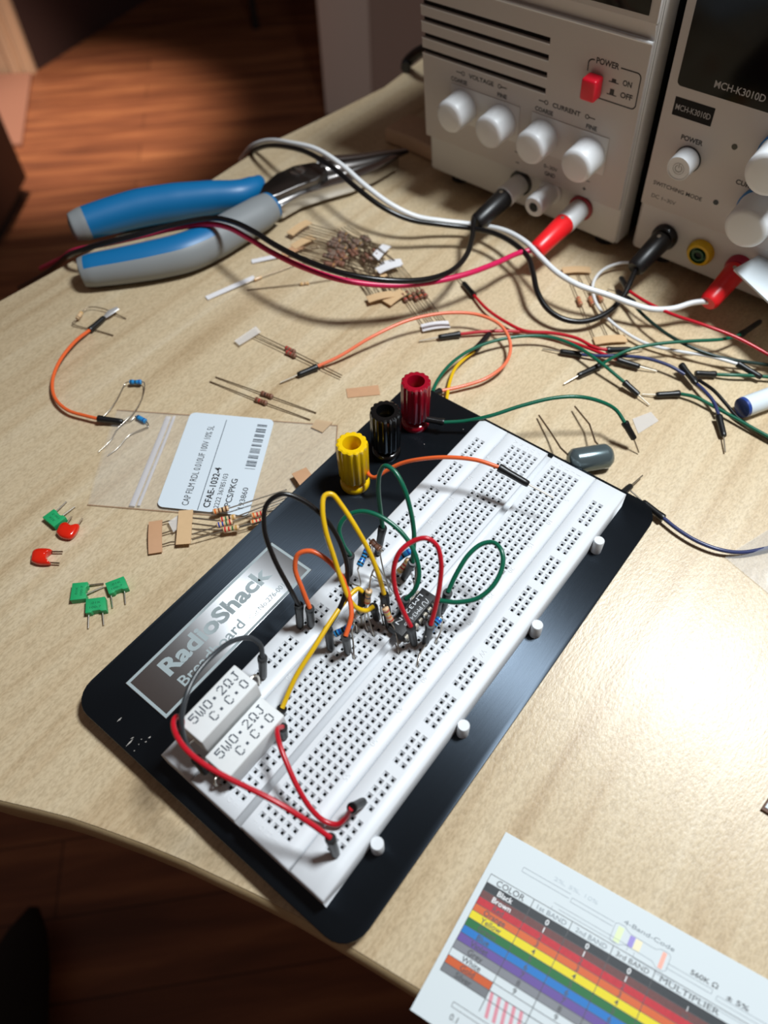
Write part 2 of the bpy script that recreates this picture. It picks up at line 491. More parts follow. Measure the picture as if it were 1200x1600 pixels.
# name plate
npz = PT + 0.4
mb = MB(); mb.boxf(B(86.9, -48.7, PT), U * 70.1, W * 19.9, Z * 0.4); npo = mb.build('name_plate', M_ALU, bb, bevel=0.08)
mb = MB()
def frame(u0, u1, v0, v1, t, z):
    for a in ((u0, u1, v0, v0 + t), (u0, u1, v1 - t, v1), (u0, u0 + t, v0 + t, v1 - t), (u1 - t, u1, v0 + t, v1 - t)):
        mb.quad(B(a[0], a[2], z), B(a[1], a[2], z), B(a[1], a[3], z), B(a[0], a[3], z))
frame(87.1, 156.8, -48.5, -29.0, 1.0, npz + 0.03)
mb.build('border', M_ALUPRINT, npo)
text_mesh([('RadioShack', B(146.4, -38.9, npz), -U, -W, 6.5, 49.2, 'L', 0.036),
           ('Breadboard', B(145.8, -32.2, npz), -U, -W, 4.1, 28.4, 'L', 0.012),
           ('Cat.No.276-001', B(114.8, -31.9, npz), -U, -W, 2.0, 17.0, 'L', 0.0)], 'lettering', M_ALUPRINT, npo, 0.05, split=True)

# hole strips
def strip(name, u0, u1, v0, v1, us, vs_, holes, chan=None, c=0.55):
    mb = MB()
    def breaks(lo, hi, cs, extra=()):
        b = {round(lo, 3), round(hi, 3)}
        for q in cs: b.add(round(q - 1.27, 3)); b.add(round(q + 1.27, 3))
        for q in extra: b.add(round(q, 3))
        return sorted(x for x in b if lo - 1e-6 <= x <= hi + 1e-6)
    ub = breaks(u0 + c, u1 - c, us); vb = breaks(v0 + c, v1 - c, vs_, chan or ())
    # merge slivers
    def clean(b):
        o = [b[0]]
        for x in b[1:]:
            if x - o[-1] > 0.02: o.append(x)
        return o
    ub, vb = clean(ub), clean(vb)
    ZC = BT - 2.2
    hset = {(round(a, 2), round(b, 2)) for a, b in holes}
    for j in range(len(vb) - 1):
        a, b = vb[j], vb[j + 1]; vc = (a + b) / 2
        ch = chan and chan[0] - 1e-3 <= a and b <= chan[1] + 1e-3
        zt = ZC if ch else BT
        if ch:
            mb.quad(B(ub[0] - c, a, zt), B(ub[-1] + c, a, zt), B(ub[-1] + c, b, zt), B(ub[0] - c, b, zt))
            for vv in (a, b):
                mb.quad(B(ub[0] - c, vv, zt), B(ub[-1] + c, vv, zt), B(ub[-1] + c, vv, BT), B(ub[0] - c, vv, BT))
            continue
        i = 0
        while i < len(ub) - 1:
            e, f = ub[i], ub[i + 1]; uc = (e + f) / 2
            if (round(uc, 2), round(vc, 2)) in hset or any(abs(uc - x) < .02 and abs(vc - y) < .02 for x, y in hset if abs(x - uc) < .02):
                ro, ri = 0.9, 0.42
                R = [[B(uc + s * r, vc + t * r, z) for s, t in ((-1, -1), (1, -1), (1, 1), (-1, 1))] for r, z in ((ro, BT), (ri, BT - 0.75), (ri, BT - 4.4))]
                O = [B(e, a, BT), B(f, a, BT), B(f, b, BT), B(e, b, BT)]
                vv = O + R[0] + R[1] + R[2]
                fs = []; ms = []
                for k in range(4):
                    l = (k + 1) % 4
                    fs += [(k, l, 4 + l, 4 + k), (4 + k, 4 + l, 8 + l, 8 + k), (8 + k, 8 + l, 12 + l, 12 + k)]; ms += [0, 0, 1]
                fs.append((12, 13, 14, 15)); ms.append(1)
                mb.add(vv, fs, ms)
            else:
                mb.quad(B(e, a, BT), B(f, a, BT), B(f, b, BT), B(e, b, BT))
            i += 1
    def om(x, lo, hi):
        return lo - c if abs(x - lo) < 1e-6 else (hi + c if abs(x - hi) < 1e-6 else x)
    per = []
    for i in range(len(ub) - 1):
        per.append(((ub[i], vb[0]), (ub[i + 1], vb[0]))); per.append(((ub[i + 1], vb[-1]), (ub[i], vb[-1])))
    for j in range(len(vb) - 1):
        for uu in (ub[0], ub[-1]):
            per.append(((uu, vb[j]), (uu, vb[j + 1])))
    for p, q in per:
        ch = chan and abs(p[0] - q[0]) < 1e-6 and chan[0] - 1e-3 <= min(p[1], q[1]) and max(p[1], q[1]) <= chan[1] + 1e-3
        pz = [B(*p, BT), B(*q, BT)]
        po = [B(om(p[0], ub[0], ub[-1]), om(p[1], vb[0], vb[-1]), BT - c), B(om(q[0], ub[0], ub[-1]), om(q[1], vb[0], vb[-1]), BT - c)]
        pb = [V((po[0].x, po[0].y, PT)), V((po[1].x, po[1].y, PT))]
        if ch:
            po = [V((x.x, x.y, ZC)) for x in po]
            mb.quad(po[0], po[1], pb[1], pb[0])
        else:
            mb.quad(pz[0], pz[1], po[1], po[0]); mb.quad(po[0], po[1], pb[1], pb[0])
    mb.quad(B(u0, v0, PT), B(u1, v0, PT), B(u1, v1, PT), B(u0, v1, PT))
    o = mb.build(name, [M_BB, M_HOLE], bb, smooth=20)
    bm = bmesh.new(); bm.from_mesh(o.data)
    bmesh.ops.remove_doubles(bm, verts=bm.verts, dist=2e-6)
    bmesh.ops.recalc_face_normals(bm, faces=bm.faces)
    bm.to_mesh(o.data); bm.free()
    return o
ucols = [PITCH * i for i in range(64)]
trows = [PITCH * r for r in (0, 1, 2, 3, 4, 7, 8, 9, 10, 11)]
HOLES = [(a, b) for a in ucols for b in trows]
ts = strip('terminal_strip', -5.8, 166.1, -5.5, 33.45, ucols, trows, HOLES, chan=(12.7, 15.25))
def bus(u0):
    o = []
    for g_ in range(10):
        for k in range(5):
            o.append(u0 + PITCH * (6 * g_ + k + (1 if g_ > 4 else 0)))
    return o
BR = bus(5.25); BL = bus(5.1)
HR = [(a, b) for a in BR for b in (38.5, 41.04)]
HL = [(a, b) for a in BL for b in (-13.34, -10.8)]
rs = strip('bus_strip', -5.8, 166.1, 33.65, 46.1, BR, (38.5, 41.04), HR)
ls = strip('bus_strip', -5.8, 166.1, -18.2, -5.7, BL, (-13.34, -10.8), HL)
HOLES += HR + HL
def hole(px, py):
    p = at(px, py, BT); a, b = p.dot(U), p.dot(W)
    h = min(HOLES, key=lambda q: (q[0] - a) ** 2 + (q[1] - b) ** 2)
    return B(h[0], h[1], BT)
for u_ in (145.7, 103.2, 60.1, 17.75):
    mb = MB(); mb.lathe([(1.95, 0), (1.95, 6.1), (1.75, 6.4)], B(u_, 47.9, PT), Z, 28)
    mb.boxf(B(u_ - 0.9, 45.9, PT), U * 1.8, W * 1.4, Z * 5.4)
    mb.build('locking_peg', M_BB, rs)
# moulded numbers and letters, same white plastic, standing 0.1 mm proud
it = []
for k in range(5, 65, 5):
    for v_ in (31.0, -3.3):
        it.append((str(k), B(PITCH * (k - 1), v_ - 0.9, BT), U, W, 1.8, None, 'C', 0.0))
for q, l in zip(trows, 'ABCDEFGHIJ'):
    it.append((l, B(162.6, q, BT), U, W, 1.7, None, 'C', 0.0)); it.append((l, B(-3.0, q, BT), U, W, 1.7, None, 'C', 0.0))
text_mesh(it, 'moulded_lettering', mat('white_abs_raised', (214, 216, 219), 0.4), ts, -0.02, 0.12)
text_mesh([('W', B(80.5, 39.7, BT), U, W, 1.9, None, 'C', -0.02)], 'moulded_lettering', mat('white_abs_raised', (226, 228, 230), 0.4), rs, -0.02, 0.12)

# binding posts
def post(u_, v_, rgb, nm):
    m1 = mat(nm + '_post_plastic', rgb, 0.16, spec=0.6, coat=0.3)
    o = MB(); b = B(u_, v_, PT)
    o.lathe([(5.6, 0), (5.8, 0.5), (5.8, 2.2), (5.2, 2.9), (3.6, 3.1), (3.6, 5.6)], b, Z, 40)
    p = o.build('binding_post', m1, bb, smooth=50)
    k = MB(); nf = 14
    fl = lambda w: 1 - 0.075 * (0.5 + 0.5 * math.cos(nf * w)) ** 1.6
    prof = [(4.9, 5.0), (5.6, 5.3), (5.9, 6.4), (6.05, 22.6), (5.85, 23.6), (5.2, 24.0), (3.5, 24.0), (3.3, 23.6), (3.1, 16.5)]
    k.lathe(prof, b, Z, 112, flute=lambda i: fl if 1 <= i <= 5 else None)
    k.build('knob', m1, p, smooth=30)
    s_ = MB(); s_.lathe([(2.0, 14), (2.0, 17.6), (1.7, 18.0)], b, Z, 20); s_.build('stud', mat('brass_stud', (196, 160, 90), 0.25, metal=1), p)
post(46.6, -41.8, (232, 190, 12), 'yellow')
post(26.4, -42.0, (12, 12, 13), 'black')
post(6.6, -42.2, (150, 10, 34), 'red')

# ------------------------------------------------------------------ leads and plugs
def plug_end(t, wire_side, far, tip, r=1.3, parent=None):
    a, b = V(wire_side), V(far); d = (b - a)
    mb = MB()
    mb.tube([a, a + d * .04, a + d * .12, a + d * .3, a + d * .85, a + d * .97, b], [r * 1.12, r * 1.22, r * 1.2, r * 1.04, r, r * .92, r * .72], 16)
    mb.build('connector', M_BLACK, t)
    if tip is not None:
        mb = MB(); mb.tube([b - d.normalized() * 1.0, V(tip)], 0.32, 8); mb.build('pin', M_PIN, t)
def jumper(label, m, pts, ends, group=None, r=0.78, name='jumper_wire', pr=1.3):
    """pts: 3D path of the insulated wire; ends: list of (wire_side, far, tip)"""
    pts = [V(p) for p in pts]
    mid = pts[len(pts) // 2]
    t = thing(name, label, 'jumper wire', (pts[0].x, pts[0].y, min(p.z for p in pts)), group)
    mb = MB(); mb.tube(spline(pts, 7), r, 10); mb.build('insulation', m, t, smooth=80)
    for e in ends: plug_end(t, *e, r=pr)
    return t
def PP(l): return [at(*q) for q in l]
def board_plug(base, top, zt=28.0):
    """plug standing in the nearest hole under base px, its top seen at top px"""
    h = hole(*base); tp = at(top[0], top[1], zt)
    d = (h - tp).normalized()
    return (tp, h + Z * 0.3 - d * 0.2, h - Z * 3.5)
# black loop over the name plate
e1 = board_plug((468, 979), (467, 945), 28.5); e2 = board_plug((516, 1014), (512, 982), 28)
jumper('tall black jumper loop arching over name plate beside orange loop', BLK,
       [e1[0]] + PP([(452, 918, 36), (428, 872, 46), (413, 825, 54), (417, 788, 59), (441, 772, 61), (476, 784, 58), (511, 814, 52), (533, 852, 45), (543, 893, 39), (536, 938, 33)]) + [e2[0]], [e1, e2])
e1 = board_plug((484, 980), (484, 950), 28); e2 = board_plug((544, 1022), (540, 994), 28)
jumper('low orange jumper loop on left rail beside the tall black loop', ORG,
       [e1[0]] + PP([(472, 920, 34), (461, 888, 40), (466, 866, 44), (485, 861, 45), (510, 874, 43), (532, 898, 39), (545, 930, 34), (549, 962, 31)]) + [e2[0]], [e1, e2])
e1 = board_plug((588, 972), (583, 948), 26); e2 = board_plug((607, 985), (600, 928), 31)
jumper('tall narrow yellow jumper loop rising above the circuit', YEL,
       [e2[0]] + PP([(591, 897, 38), (577, 862, 45), (556, 824, 52), (534, 790, 57), (518, 772, 60), (507, 775, 60), (504, 795, 58), (509, 830, 53), (521, 868, 46), (533, 905, 39), (545, 935, 33), (558, 950, 29), (572, 954, 27)]) + [e1[0]], [e1, e2])
h = hole(566, 985); h2 = hole(436, 1124)
e1 = (at(567, 925, 30), h + Z * 8, h - Z * 3); e2 = (at(441, 1106, 20), h2 + Z * 0.3, h2 - Z * 3)
jumper('yellow jumper wire slanting down to the white cement resistors', YEL,
       [e1[0]] + PP([(560, 920, 31), (545, 932, 31.5), (520, 966, 31), (492, 1010, 29), (462, 1058, 25)]) + [e2[0]], [e1, e2])
e1 = board_plug((546, 905), (547, 867), 29); e2 = board_plug((626, 962), (634, 936), 27)
jumper('green jumper wire arching low from left rail to the chip', GREEN,
       [e1[0]] + PP([(536, 850, 35), (530, 825, 40), (541, 807, 43), (565, 799, 45), (592, 806, 45), (620, 825, 43), (641, 850, 40), (653, 880, 36), (654, 905, 32), (646, 925, 29)]) + [e2[0]], [e1, e2])
e1 = board_plug((591, 868), (598, 824), 30); e2 = board_plug((636, 905), (645, 878), 28)
jumper('tall green jumper loop standing beside the yellow binding post', GREEN,
       [e1[0]] + PP([(594, 795, 37), (591, 762, 45), (594, 738, 51), (602, 728, 54), (616, 736, 54), (631, 762, 51), (642, 800, 44), (647, 835, 37), (646, 860, 32)]) + [e2[0]], [e1, e2])
e1 = board_plug((649, 1008), (642, 979), 28); e2 = board_plug((657, 1007), (673, 976), 28)
jumper('red jumper loop standing over the black chip', RED,
       [e1[0]] + PP([(630, 955, 33), (618, 922, 39), (615, 890, 45), (625, 862, 50), (645, 846, 52), (666, 841, 53), (682, 852, 51), (689, 877, 47), (687, 915, 40), (680, 950, 33)]) + [e2[0]], [e1, e2])
e1 = board_plug((690, 955), (700, 925), 28); e2 = board_plug((681, 968), (684, 938), 28)
jumper('small green jumper loop lying right of the black chip', GREEN,
       [e1[0]] + PP([(713, 897, 32), (732, 867, 36), (753, 850, 38), (772, 848, 39), (784, 862, 39), (785, 885, 37), (772, 913, 34), (748, 934, 31), (715, 941, 29)]) + [e2[0]], [e1, e2])
e1 = board_plug((413, 1056), (410, 1027), 28); h = hole(333, 1222)
e2 = (at(306, 1185, 25), at(322, 1207, 19), h - Z * 3)
jumper('dark grey jumper wire curving over name plate behind the cement resistors', GRY,
       [e1[0]] + PP([(407, 1008, 32), (392, 997, 35), (365, 1001, 38), (335, 1022, 41), (308, 1052, 42), (291, 1087, 42), (284, 1120, 40), (287, 1152, 35)]) + [e2[0]], [e1, e2])
e1 = (at(516, 1309, 28), hole(522, 1336) + Z * .3, hole(522, 1336) - Z * 3.5)
jumper('long red jumper wire running along the left ends of both cement resistors', RED,
       PP([(284, 1136, 32), (284, 1124, 34), (276, 1120, 36), (271, 1128, 37), (274, 1145, 38), (290, 1170, 39), (320, 1195, 39), (365, 1220, 38), (410, 1242, 37), (450, 1264, 35), (487, 1288, 31.5)]) + [e1[0]], [e1])
e1 = board_plug((447, 1148), (441, 1136), 22); h = hole(572, 1253)
e2 = (at(549, 1263, 23), h + Z * 1.5, h - Z * 3)
jumper('red jumper wire drooping from cement resistors to the right rail', RED,
       [e1[0]] + PP([(433, 1140, 26), (436, 1160, 28), (449, 1195, 27), (467, 1234, 24), (487, 1265, 20), (507, 1283, 17.5), (527, 1288, 17.2), (540, 1278, 19)]) + [e2[0]], [e1, e2])
# orange lead lying over the top of the board, free pin in the air
a = at(779, 730, 31); b = at(826, 757, 28); tip = at(865, 778, 26)
jumper('orange lead from yellow binding post with bare pin over the board', ORG,
       PP([(572, 725, 15), (576, 741, 16), (586, 746, 18), (603, 736, 21), (627, 724, 25), (660, 717, 29), (700, 714.5, 31.5), (745, 719, 32)]) + [a], [(a, b, tip)])
# green lead clamped in the red post
a = at(694, 660, 13); b = at(664, 655, 13)
a2 = at(976, 660, 12); b2 = at(991, 686, 6)
jumper('long green lead from red binding post arching to the right', GREEN,
       [a] + PP([(725, 658, 14), (765, 650, 17), (815, 634, 20), (865, 622, 22), (905, 620, 22), (940, 628, 19), (963, 641, 15)]) + [a2], [(a, b, None), (a2, b2, at(998, 707, 1))])

# ------------------------------------------------------------------ chip
def SUB(c): return PITCH * c
ic = thing('integrated_circuit', 'black fourteen pin chip straddling the breadboard centre channel', 'chip', B(SUB(33), 13.97, BT))
mb = MB(); u0, u1 = SUB(33) - 9.6, SUB(33) + 9.6
prof = []
for z_, i_ in ((15.6, 0.35), (17.3, 0.0), (19.2, 0.35)):
    prof.append([B(u0 + i_, 10.9 + i_, z_), B(u1 - i_, 10.9 + i_, z_), B(u1 - i_, 17.05 - i_, z_), B(u0 + i_, 17.05 - i_, z_)])
vs = sum(prof, [])
fs = [(3, 2, 1, 0), (8, 9, 10, 11)] + [(4 * k + i, 4 * k + (i + 1) % 4, 4 * k + 4 + (i + 1) % 4, 4 * k + 4 + i) for k in range(2) for i in range(4)]
mb.add(vs, fs); mb.build('package', mat('black_epoxy', (30, 31, 33), 0.5, bump=0.2), ic, bevel=0.12)
mb = MB(); mb.lathe([(0.62, -0.05), (0.62, 0.03)], B(u0 + 1.5, 14.0, 19.2), Z, 20); mb.build('index_mark', mat('dark_index_dot', (12, 12, 12), 0.3), ic)
for k in range(7):
    for v_, sg in ((10.16, -1), (17.78, 1)):
        uu = SUB(30 + k); mb = MB()
        inner = 10.9 + .05 if sg < 0 else 17.05 - .05
        mb.boxf(B(uu - .7, min(inner, v_ + sg * .0), 17.1), U * 1.4, W * abs(inner - v_), Z * .28)
        mb.boxf(B(uu - .7, v_ - .13, 15.3), U * 1.4, W * .26, Z * 2.08)
        mb.boxf(B(uu - .25, v_ - .13, 12), U * .5, W * .26, Z * 3.3)
        mb.build('pin', M_PIN, ic)
WM = mat('chip_white_print', (196, 200, 204), 0.6)
text_mesh([('PM34AB', B(80.9, 14.6, 19.2), U, W, 1.45, 8.6, 'L', 0.0), ('LM324N', B(77.0, 11.9, 19.2), U, W, 1.5, 13.6, 'L', 0.0)], 'lettering', WM, ic, 0.04, split=True)
mb = MB()
lg = [(77.4, 14.5), (77.8, 15.9), (78.5, 16.1), (78.6, 15.2), (78.9, 14.6), (79.6, 14.7), (80.0, 16.1)]
mb.tube(spline([B(a, b, 19.25) for a, b in lg], 4), 0.13, 6, ry=0.02, upv=(0, 0, 1)); mb.build('lettering', WM, ic)

# ------------------------------------------------------------------ cement power resistors
DOT = {'5': '11111100001111000001000011000101110', 'W': '1000110001100011010110101101010101 0'.replace(' ', ''),
       '0': '0111010001100011000110001100010111 0'.replace(' ', ''), '2': '0111010001000010001000100010001111 1'.replace(' ', ''),
       'O': '0111010001100011000110001010101101 1'.replace(' ', ''), 'J': '0011100010000100001000010100100110 0'.replace(' ', ''),
       'C': '0111010001100001000010000100010111 0'.replace(' ', ''), '.': '0000000000000000110001100000000000 0'.replace(' ', '')}
def cement(label, c0, u0, u1, v0, v1, z0, z1, leads):
    t = thing('cement_resistor', label, 'power resistor', c0)
    mb = MB(); mb.boxf(B(u0, v0, z0), U * (u1 - u0), W * (v1 - v0), Z * (z1 - z0))
    mb.build('ceramic_body', mat('white_cement_ceramic', (218, 220, 220), 0.6, var=0.03, scale=700), t, bevel=0.45, seg=3)
    mb = MB(); k = 0.27
    def word(s_, ustart, vbase, pitch):
        for i, ch in enumerate(s_):
            bits = DOT[ch]
            for r in range(7):
                for q in range(5):
                    if bits[r * 5 + q] == '1':
                        uu = ustart - i * pitch - q * 0.42; vv = vbase - (6 - r) * 0.43
                        x, y = -U * (k if 1 else 0), -W * k
                        p = B(uu, vv, z1 + 0.02); ee = 0.42
                        mb.quad(p, p - U * ee, p - U * ee - W * .46, p - W * .46)
    word('5W0.2OJ', u1 - 2.4, v0 + 4.3, 2.72)
    word('C.C.0', u1 - 6.6, v0 + 8.2, 3.0)
    mb.build('printed_rating', mat('dark_grey_ink', (58, 66, 78), 0.6), t)
    for pts in leads:
        mb = MB(); mb.tube(spline(pts, 6), 0.4, 8); mb.build('lead', M_LEAD, t)
h1, h2 = hole(312, 1196), hole(430, 1085)
cement('white cement resistor raised higher, on the name plate side', B(147, -8, 24), 135.6, 158.0, -13.4, -3.9, 22.2, 31.6,
       [[B(157.9, -8.6, 26.5), B(161, -8.6, 26), h1 + Z * 6, h1 - Z * 3], [B(135.7, -8.6, 26.5), B(133.2, -8.6, 26), B(132.4, -8.6, 24), B(132.1, -10.8, 12)]])
cement('white cement resistor lying lower, on the centre channel side', B(148, 2, 15), 136.6, 159.6, -3.2, 6.5, 15.4, 24.6,
       [[B(159.5, 1.6, 19.5), B(161.9, 2.0, 20), B(162.4, 2.5, 18.5), B(160.02, 2.54, 11.5)], [B(136.7, 1.6, 19.5), B(134.9, 1.6, 19), B(134.62, 2.54, 11.5)]])

# ------------------------------------------------------------------ small resistors
BANDC = {'k': (24, 22, 22), 'n': (104, 56, 30), 'r': (196, 30, 36), 'o': (226, 108, 32), 'y': (230, 200, 40), 'g': (38, 110, 66), 'b': (28, 60, 150), 'v': (110, 70, 150), 'w': (220, 220, 215), 'd': (196, 150, 70), 's': (160, 160, 160)}
BODYC = {'beige': (212, 178, 138), 'blue': (40, 132, 192), 'brown': (134, 96, 80), 'dusty': (126, 106, 94), 'tan': (176, 132, 98)}
def res_body(c, d, bands, body, L=6.4, r=1.15):
    d = V(d).normalized(); c = V(c)
    mats = [mat('resistor_' + body, BODYC[body], 0.3, coat=0.3)]
    idx = {}
    nb = len(bands); prof = []; ms = []
    def rr(x):   # dogbone
        e = abs(x)
        if e > 0.97: return 0.45 * r
        if e > 0.9: return 0.86 * r
        if e > 0.52: return 1.0 * r
        if e > 0.42: return 0.93 * r
        return 0.84 * r
    xs = [-1, -.97, -.9, -.82]
    segs = [(-1, None), (-.97, None), (-.9, None)]
    cen = [-.68 + 1.36 * i / (nb - 1) for i in range(nb)]
    st = [(-1, 0), (-.97, 0), (-.9, 0)]
    for i, x in enumerate(cen):
        if bands[i] not in idx:
            idx[bands[i]] = len(mats); mats.append(mat('band_' + bands[i], BANDC[bands[i]], 0.3, coat=0.3))
        st += [(x - .09, idx[bands[i]]), (x + .09, 0)]
    st += [(.9, 0), (.97, 0), (1, 0)]
    prof = [(rr(x), x * L / 2) for x, _ in st]; ms = [m_ for _, m_ in st[:-1]]
    mb = MB(); mb.lathe(prof, c, d, 16, mi=ms)
    return mb, mats
def resistor(label, c, d, la, lb, bands, body, L=6.4, r=1.15, parent=None, group=None, lr=0.27, lm=None):
    c = V(c); d = V(d).normalized()
    mb, mats = res_body(c, d, bands, body, L, r)
    if parent is None:
        t = thing('resistor', label, 'resistor', (c.x, c.y, c.z - r), group)
        mb.build('body', mats, t, smooth=50)
    else:
        t = mb.build('resistor', mats, parent, smooth=50)
    for s_, l in ((-1, la), (1, lb)):
        if not l: continue
        pts = [c + d * s_ * (L / 2 - 0.3), c + d * s_ * (L / 2 + 0.9)] + [V(p) for p in l]
        m2 = MB(); m2.tube(spline(pts, 5) if len(pts) > 3 else pts, lr, 6); m2.build('lead', lm or M_LEAD, t, smooth=80)
    return t
def hp(px, py): return [hole(px, py) + Z * .1, hole(px, py) - Z * 3]
resistor('light blue banded resistor standing nearest the left rail', at(568, 871, 31), (at(576, 856, 32) - at(561, 886, 30)), [at(560, 895, 24), at(563, 915, 19)] + hp(566, 925), [at(579, 852, 36), at(581, 868, 30)] + hp(588, 905), 'kbkkb', 'blue')
resistor('brown resistor folded over at top of two long bare leads', at(587, 852, 33), W * .9 + U * .1 - Z * .15, [at(582, 852, 31), at(583, 870, 25)] + hp(588, 900), [at(594, 860, 32), at(600, 895, 24)] + hp(609, 926), 'nnn', 'brown', L=4.4, r=1.2)
resistor('upright beige resistor with red, blue and green bands amid yellow loop', at(575, 932, 30), at(578, 915, 35) - at(573, 946, 25), [at(571, 955, 22), at(570, 970, 18)] + hp(574, 984), [at(580, 900, 36), at(586, 888, 34), at(583, 900, 22)] + hp(592, 905), 'rbg', 'beige')
resistor('beige resistor with orange and red bands beside the black chip', at(606, 960, 24), at(601, 947, 27) - at(612, 972, 20), [at(617, 984, 19), at(621, 1000, 17)] + hp(622, 1019), [at(596, 938, 26), at(595, 955, 20)] + hp(597, 973), 'royr', 'beige')
resistor('beige resistor with red band lying left of the upright one', at(556, 960, 24), at(565, 953, 26) - at(547, 968, 21), [at(548, 974, 19), at(556, 976, 18)] + hp(562, 984), [at(571, 950, 25), at(576, 965, 20)] + hp(583, 990), 'drwg', 'beige')
resistor('light blue banded resistor lying between two black plugs', at(536, 984, 23), at(548, 977, 24) - at(525, 990, 22), [at(521, 992, 20), at(519, 1003, 18)] + hp(523, 1010), [at(550, 985, 22), at(552, 1005, 18)] + hp(553, 1026), 'kbkbk', 'blue')
resistor('blue resistor half hidden behind the red loop', at(630, 868, 26), at(640, 862, 27) - at(621, 874, 25), [at(617, 884, 22), at(616, 905, 17)] + hp(622, 912), [at(648, 868, 24), at(649, 890, 18)] + hp(646, 912), 'kkb', 'blue')
resistor('beige red banded resistor beneath the blue one by the red loop', at(631, 884, 22), at(638, 876, 24) - at(624, 893, 20), [at(615, 903, 19), at(625, 925, 17)] + hp(632, 925), [at(645, 873, 23), at(650, 880, 20)] + hp(645, 915), 'drrd', 'beige')
resistor('light blue banded resistor lying right of the red loop plugs', at(678, 978, 23), at(687, 968, 23.5) - at(669, 990, 22.5), [at(668, 1000, 18), at(657, 1020, 16)] + hp(654, 1036), [at(691, 967, 24), at(689, 985, 19)] + hp(683, 1000), 'bbkkb', 'blue')

# ------------------------------------------------------------------ the two power supplies
SB1 = at(674, 262, 8); SB2 = at(961, 382.5, 8); SB3 = at(987, 384, 8)
E1 = (SB2 - SB1).normalized()
UP = V((-94, -107, 1360)).normalized(); UP = (UP - E1 * UP.dot(E1)).normalized()
NF = E1.cross(UP).normalized()
BK = V((-NF.x, -NF.y, 0)).normalized()
INK = mat('dark_ink', (38, 38, 42), 0.5)
CASE = mat('white_grey_plastic', (206, 204, 202), 0.45)
CASE2 = mat('panel_grey_plastic', (196, 190, 186), 0.5)
KNOB = mat('white_knob_plastic', (226, 228, 230), 0.35)
DARK = mat('slot_shade_dark', (22, 18, 17), 0.9)  # colour for the shade inside the vent slots
def supply(origin, label, wid, H=140, depth=190):
    t = thing('power_supply', label, 'power supply', origin + E1 * 60 + BK * 80 - Z * 8)
    SP = lambda s, tt, o=0: origin + E1 * s + UP * tt + NF * o
    mb = MB()
    h = UP * H
    a, b = SP(0, 0), SP(0, H)
    mb.prism([a, b, b + BK * depth, V((a.x, a.y, a.z)) + BK * depth], E1 * wid)
    mb.build('case', mat('black_steel_case', (26, 24, 25), .5), t, bevel=1.0)
    mb = MB(); bz = V((BK.x, BK.y, 0)) * 13
    mb.prism([SP(-.4, -.4, .1), SP(-.4, H + .4, .1), SP(-.4, H + .4, .1) + bz, SP(-.4, -.4, .1) + bz], E1 * (wid + .8))
    mb.build('front_bezel', CASE, t, bevel=1.8, seg=3)
    for s_, k in ((12, 14), (wid - 12, 14), (12, depth - 20), (wid - 12, depth - 20)):
        p = SP(s_, 0) + BK * k
        mb = MB(); mb.tube([(p.x, p.y, 0), (p.x, p.y, 8.4)], 6, 20); mb.build('rubber_foot', mat('black_rubber'), t)
    return t, SP
ps, SP = supply(SB1, 'left white grey bench power supply with red power button and vent slots', 120.5)
# front panel with four vent slots open to the left edge
mb = MB()
def pbox(s0, s1, t0, t1, o0=0.0, o1=2.0, SP=SP, mb=None):
    mb.boxf(SP(s0, t0, o0), E1 * (s1 - s0), UP * (t1 - t0), NF * (o1 - o0))
slots = [(63.8, 66.5), (71.0, 73.7), (78.5, 81.2), (85.6, 88.4)]
pbox(-1, 119.3, 20.8, 63.8, mb=mb); pbox(72.2, 119.3, 63.8, 97.4, mb=mb)
for a_, b_ in zip(slots[:-1], slots[1:]): pbox(-1, 72.2, a_[1], b_[0], mb=mb)
pbox(-1, 72.2, 88.4, 97.4, mb=mb)
fp = mb.build('front_panel', CASE2, ps)
mb = MB(); pbox(-0.5, 72.1, 62, 90, 0.02, 0.12, mb=mb); mb.build('vent', DARK, ps)  # dark sheet behind the slots, their inner shade put in as colour
for a_, b_ in [(s_[0], s_[1]) for s_ in slots]:
    mb = MB(); mb.tube([SP(-1, a_, 1.9), SP(72.2, a_, 1.9)], 0.35, 8); mb.build('vent_lip', KNOB, fp)
mb = MB(); mb.tube([SP(-1, 97.3, 1.7), SP(119.3, 97.3, 1.7)], 0.7, 8); mb.build('top_lip', KNOB, ps)
mb = MB(); mb.prism([SP(0, 97.4, 0), SP(0, 104.5, 0), SP(0, 104.5, 1.8)], E1 * 119); mb.build('display_ledge', CASE2, ps)
mb = MB(); pbox(0, 119.3, 104.5, 139, 0, 1.8, mb=mb); mb.build('display_bezel', CASE2, ps)
mb = MB(); pbox(6, 115.5, 106.8, 134, 1.8, 2.2, mb=mb); mb.build('display_window', mat('black_display_acrylic', (12, 10, 11), 0.1, spec=0.18), ps, bevel=0.15)
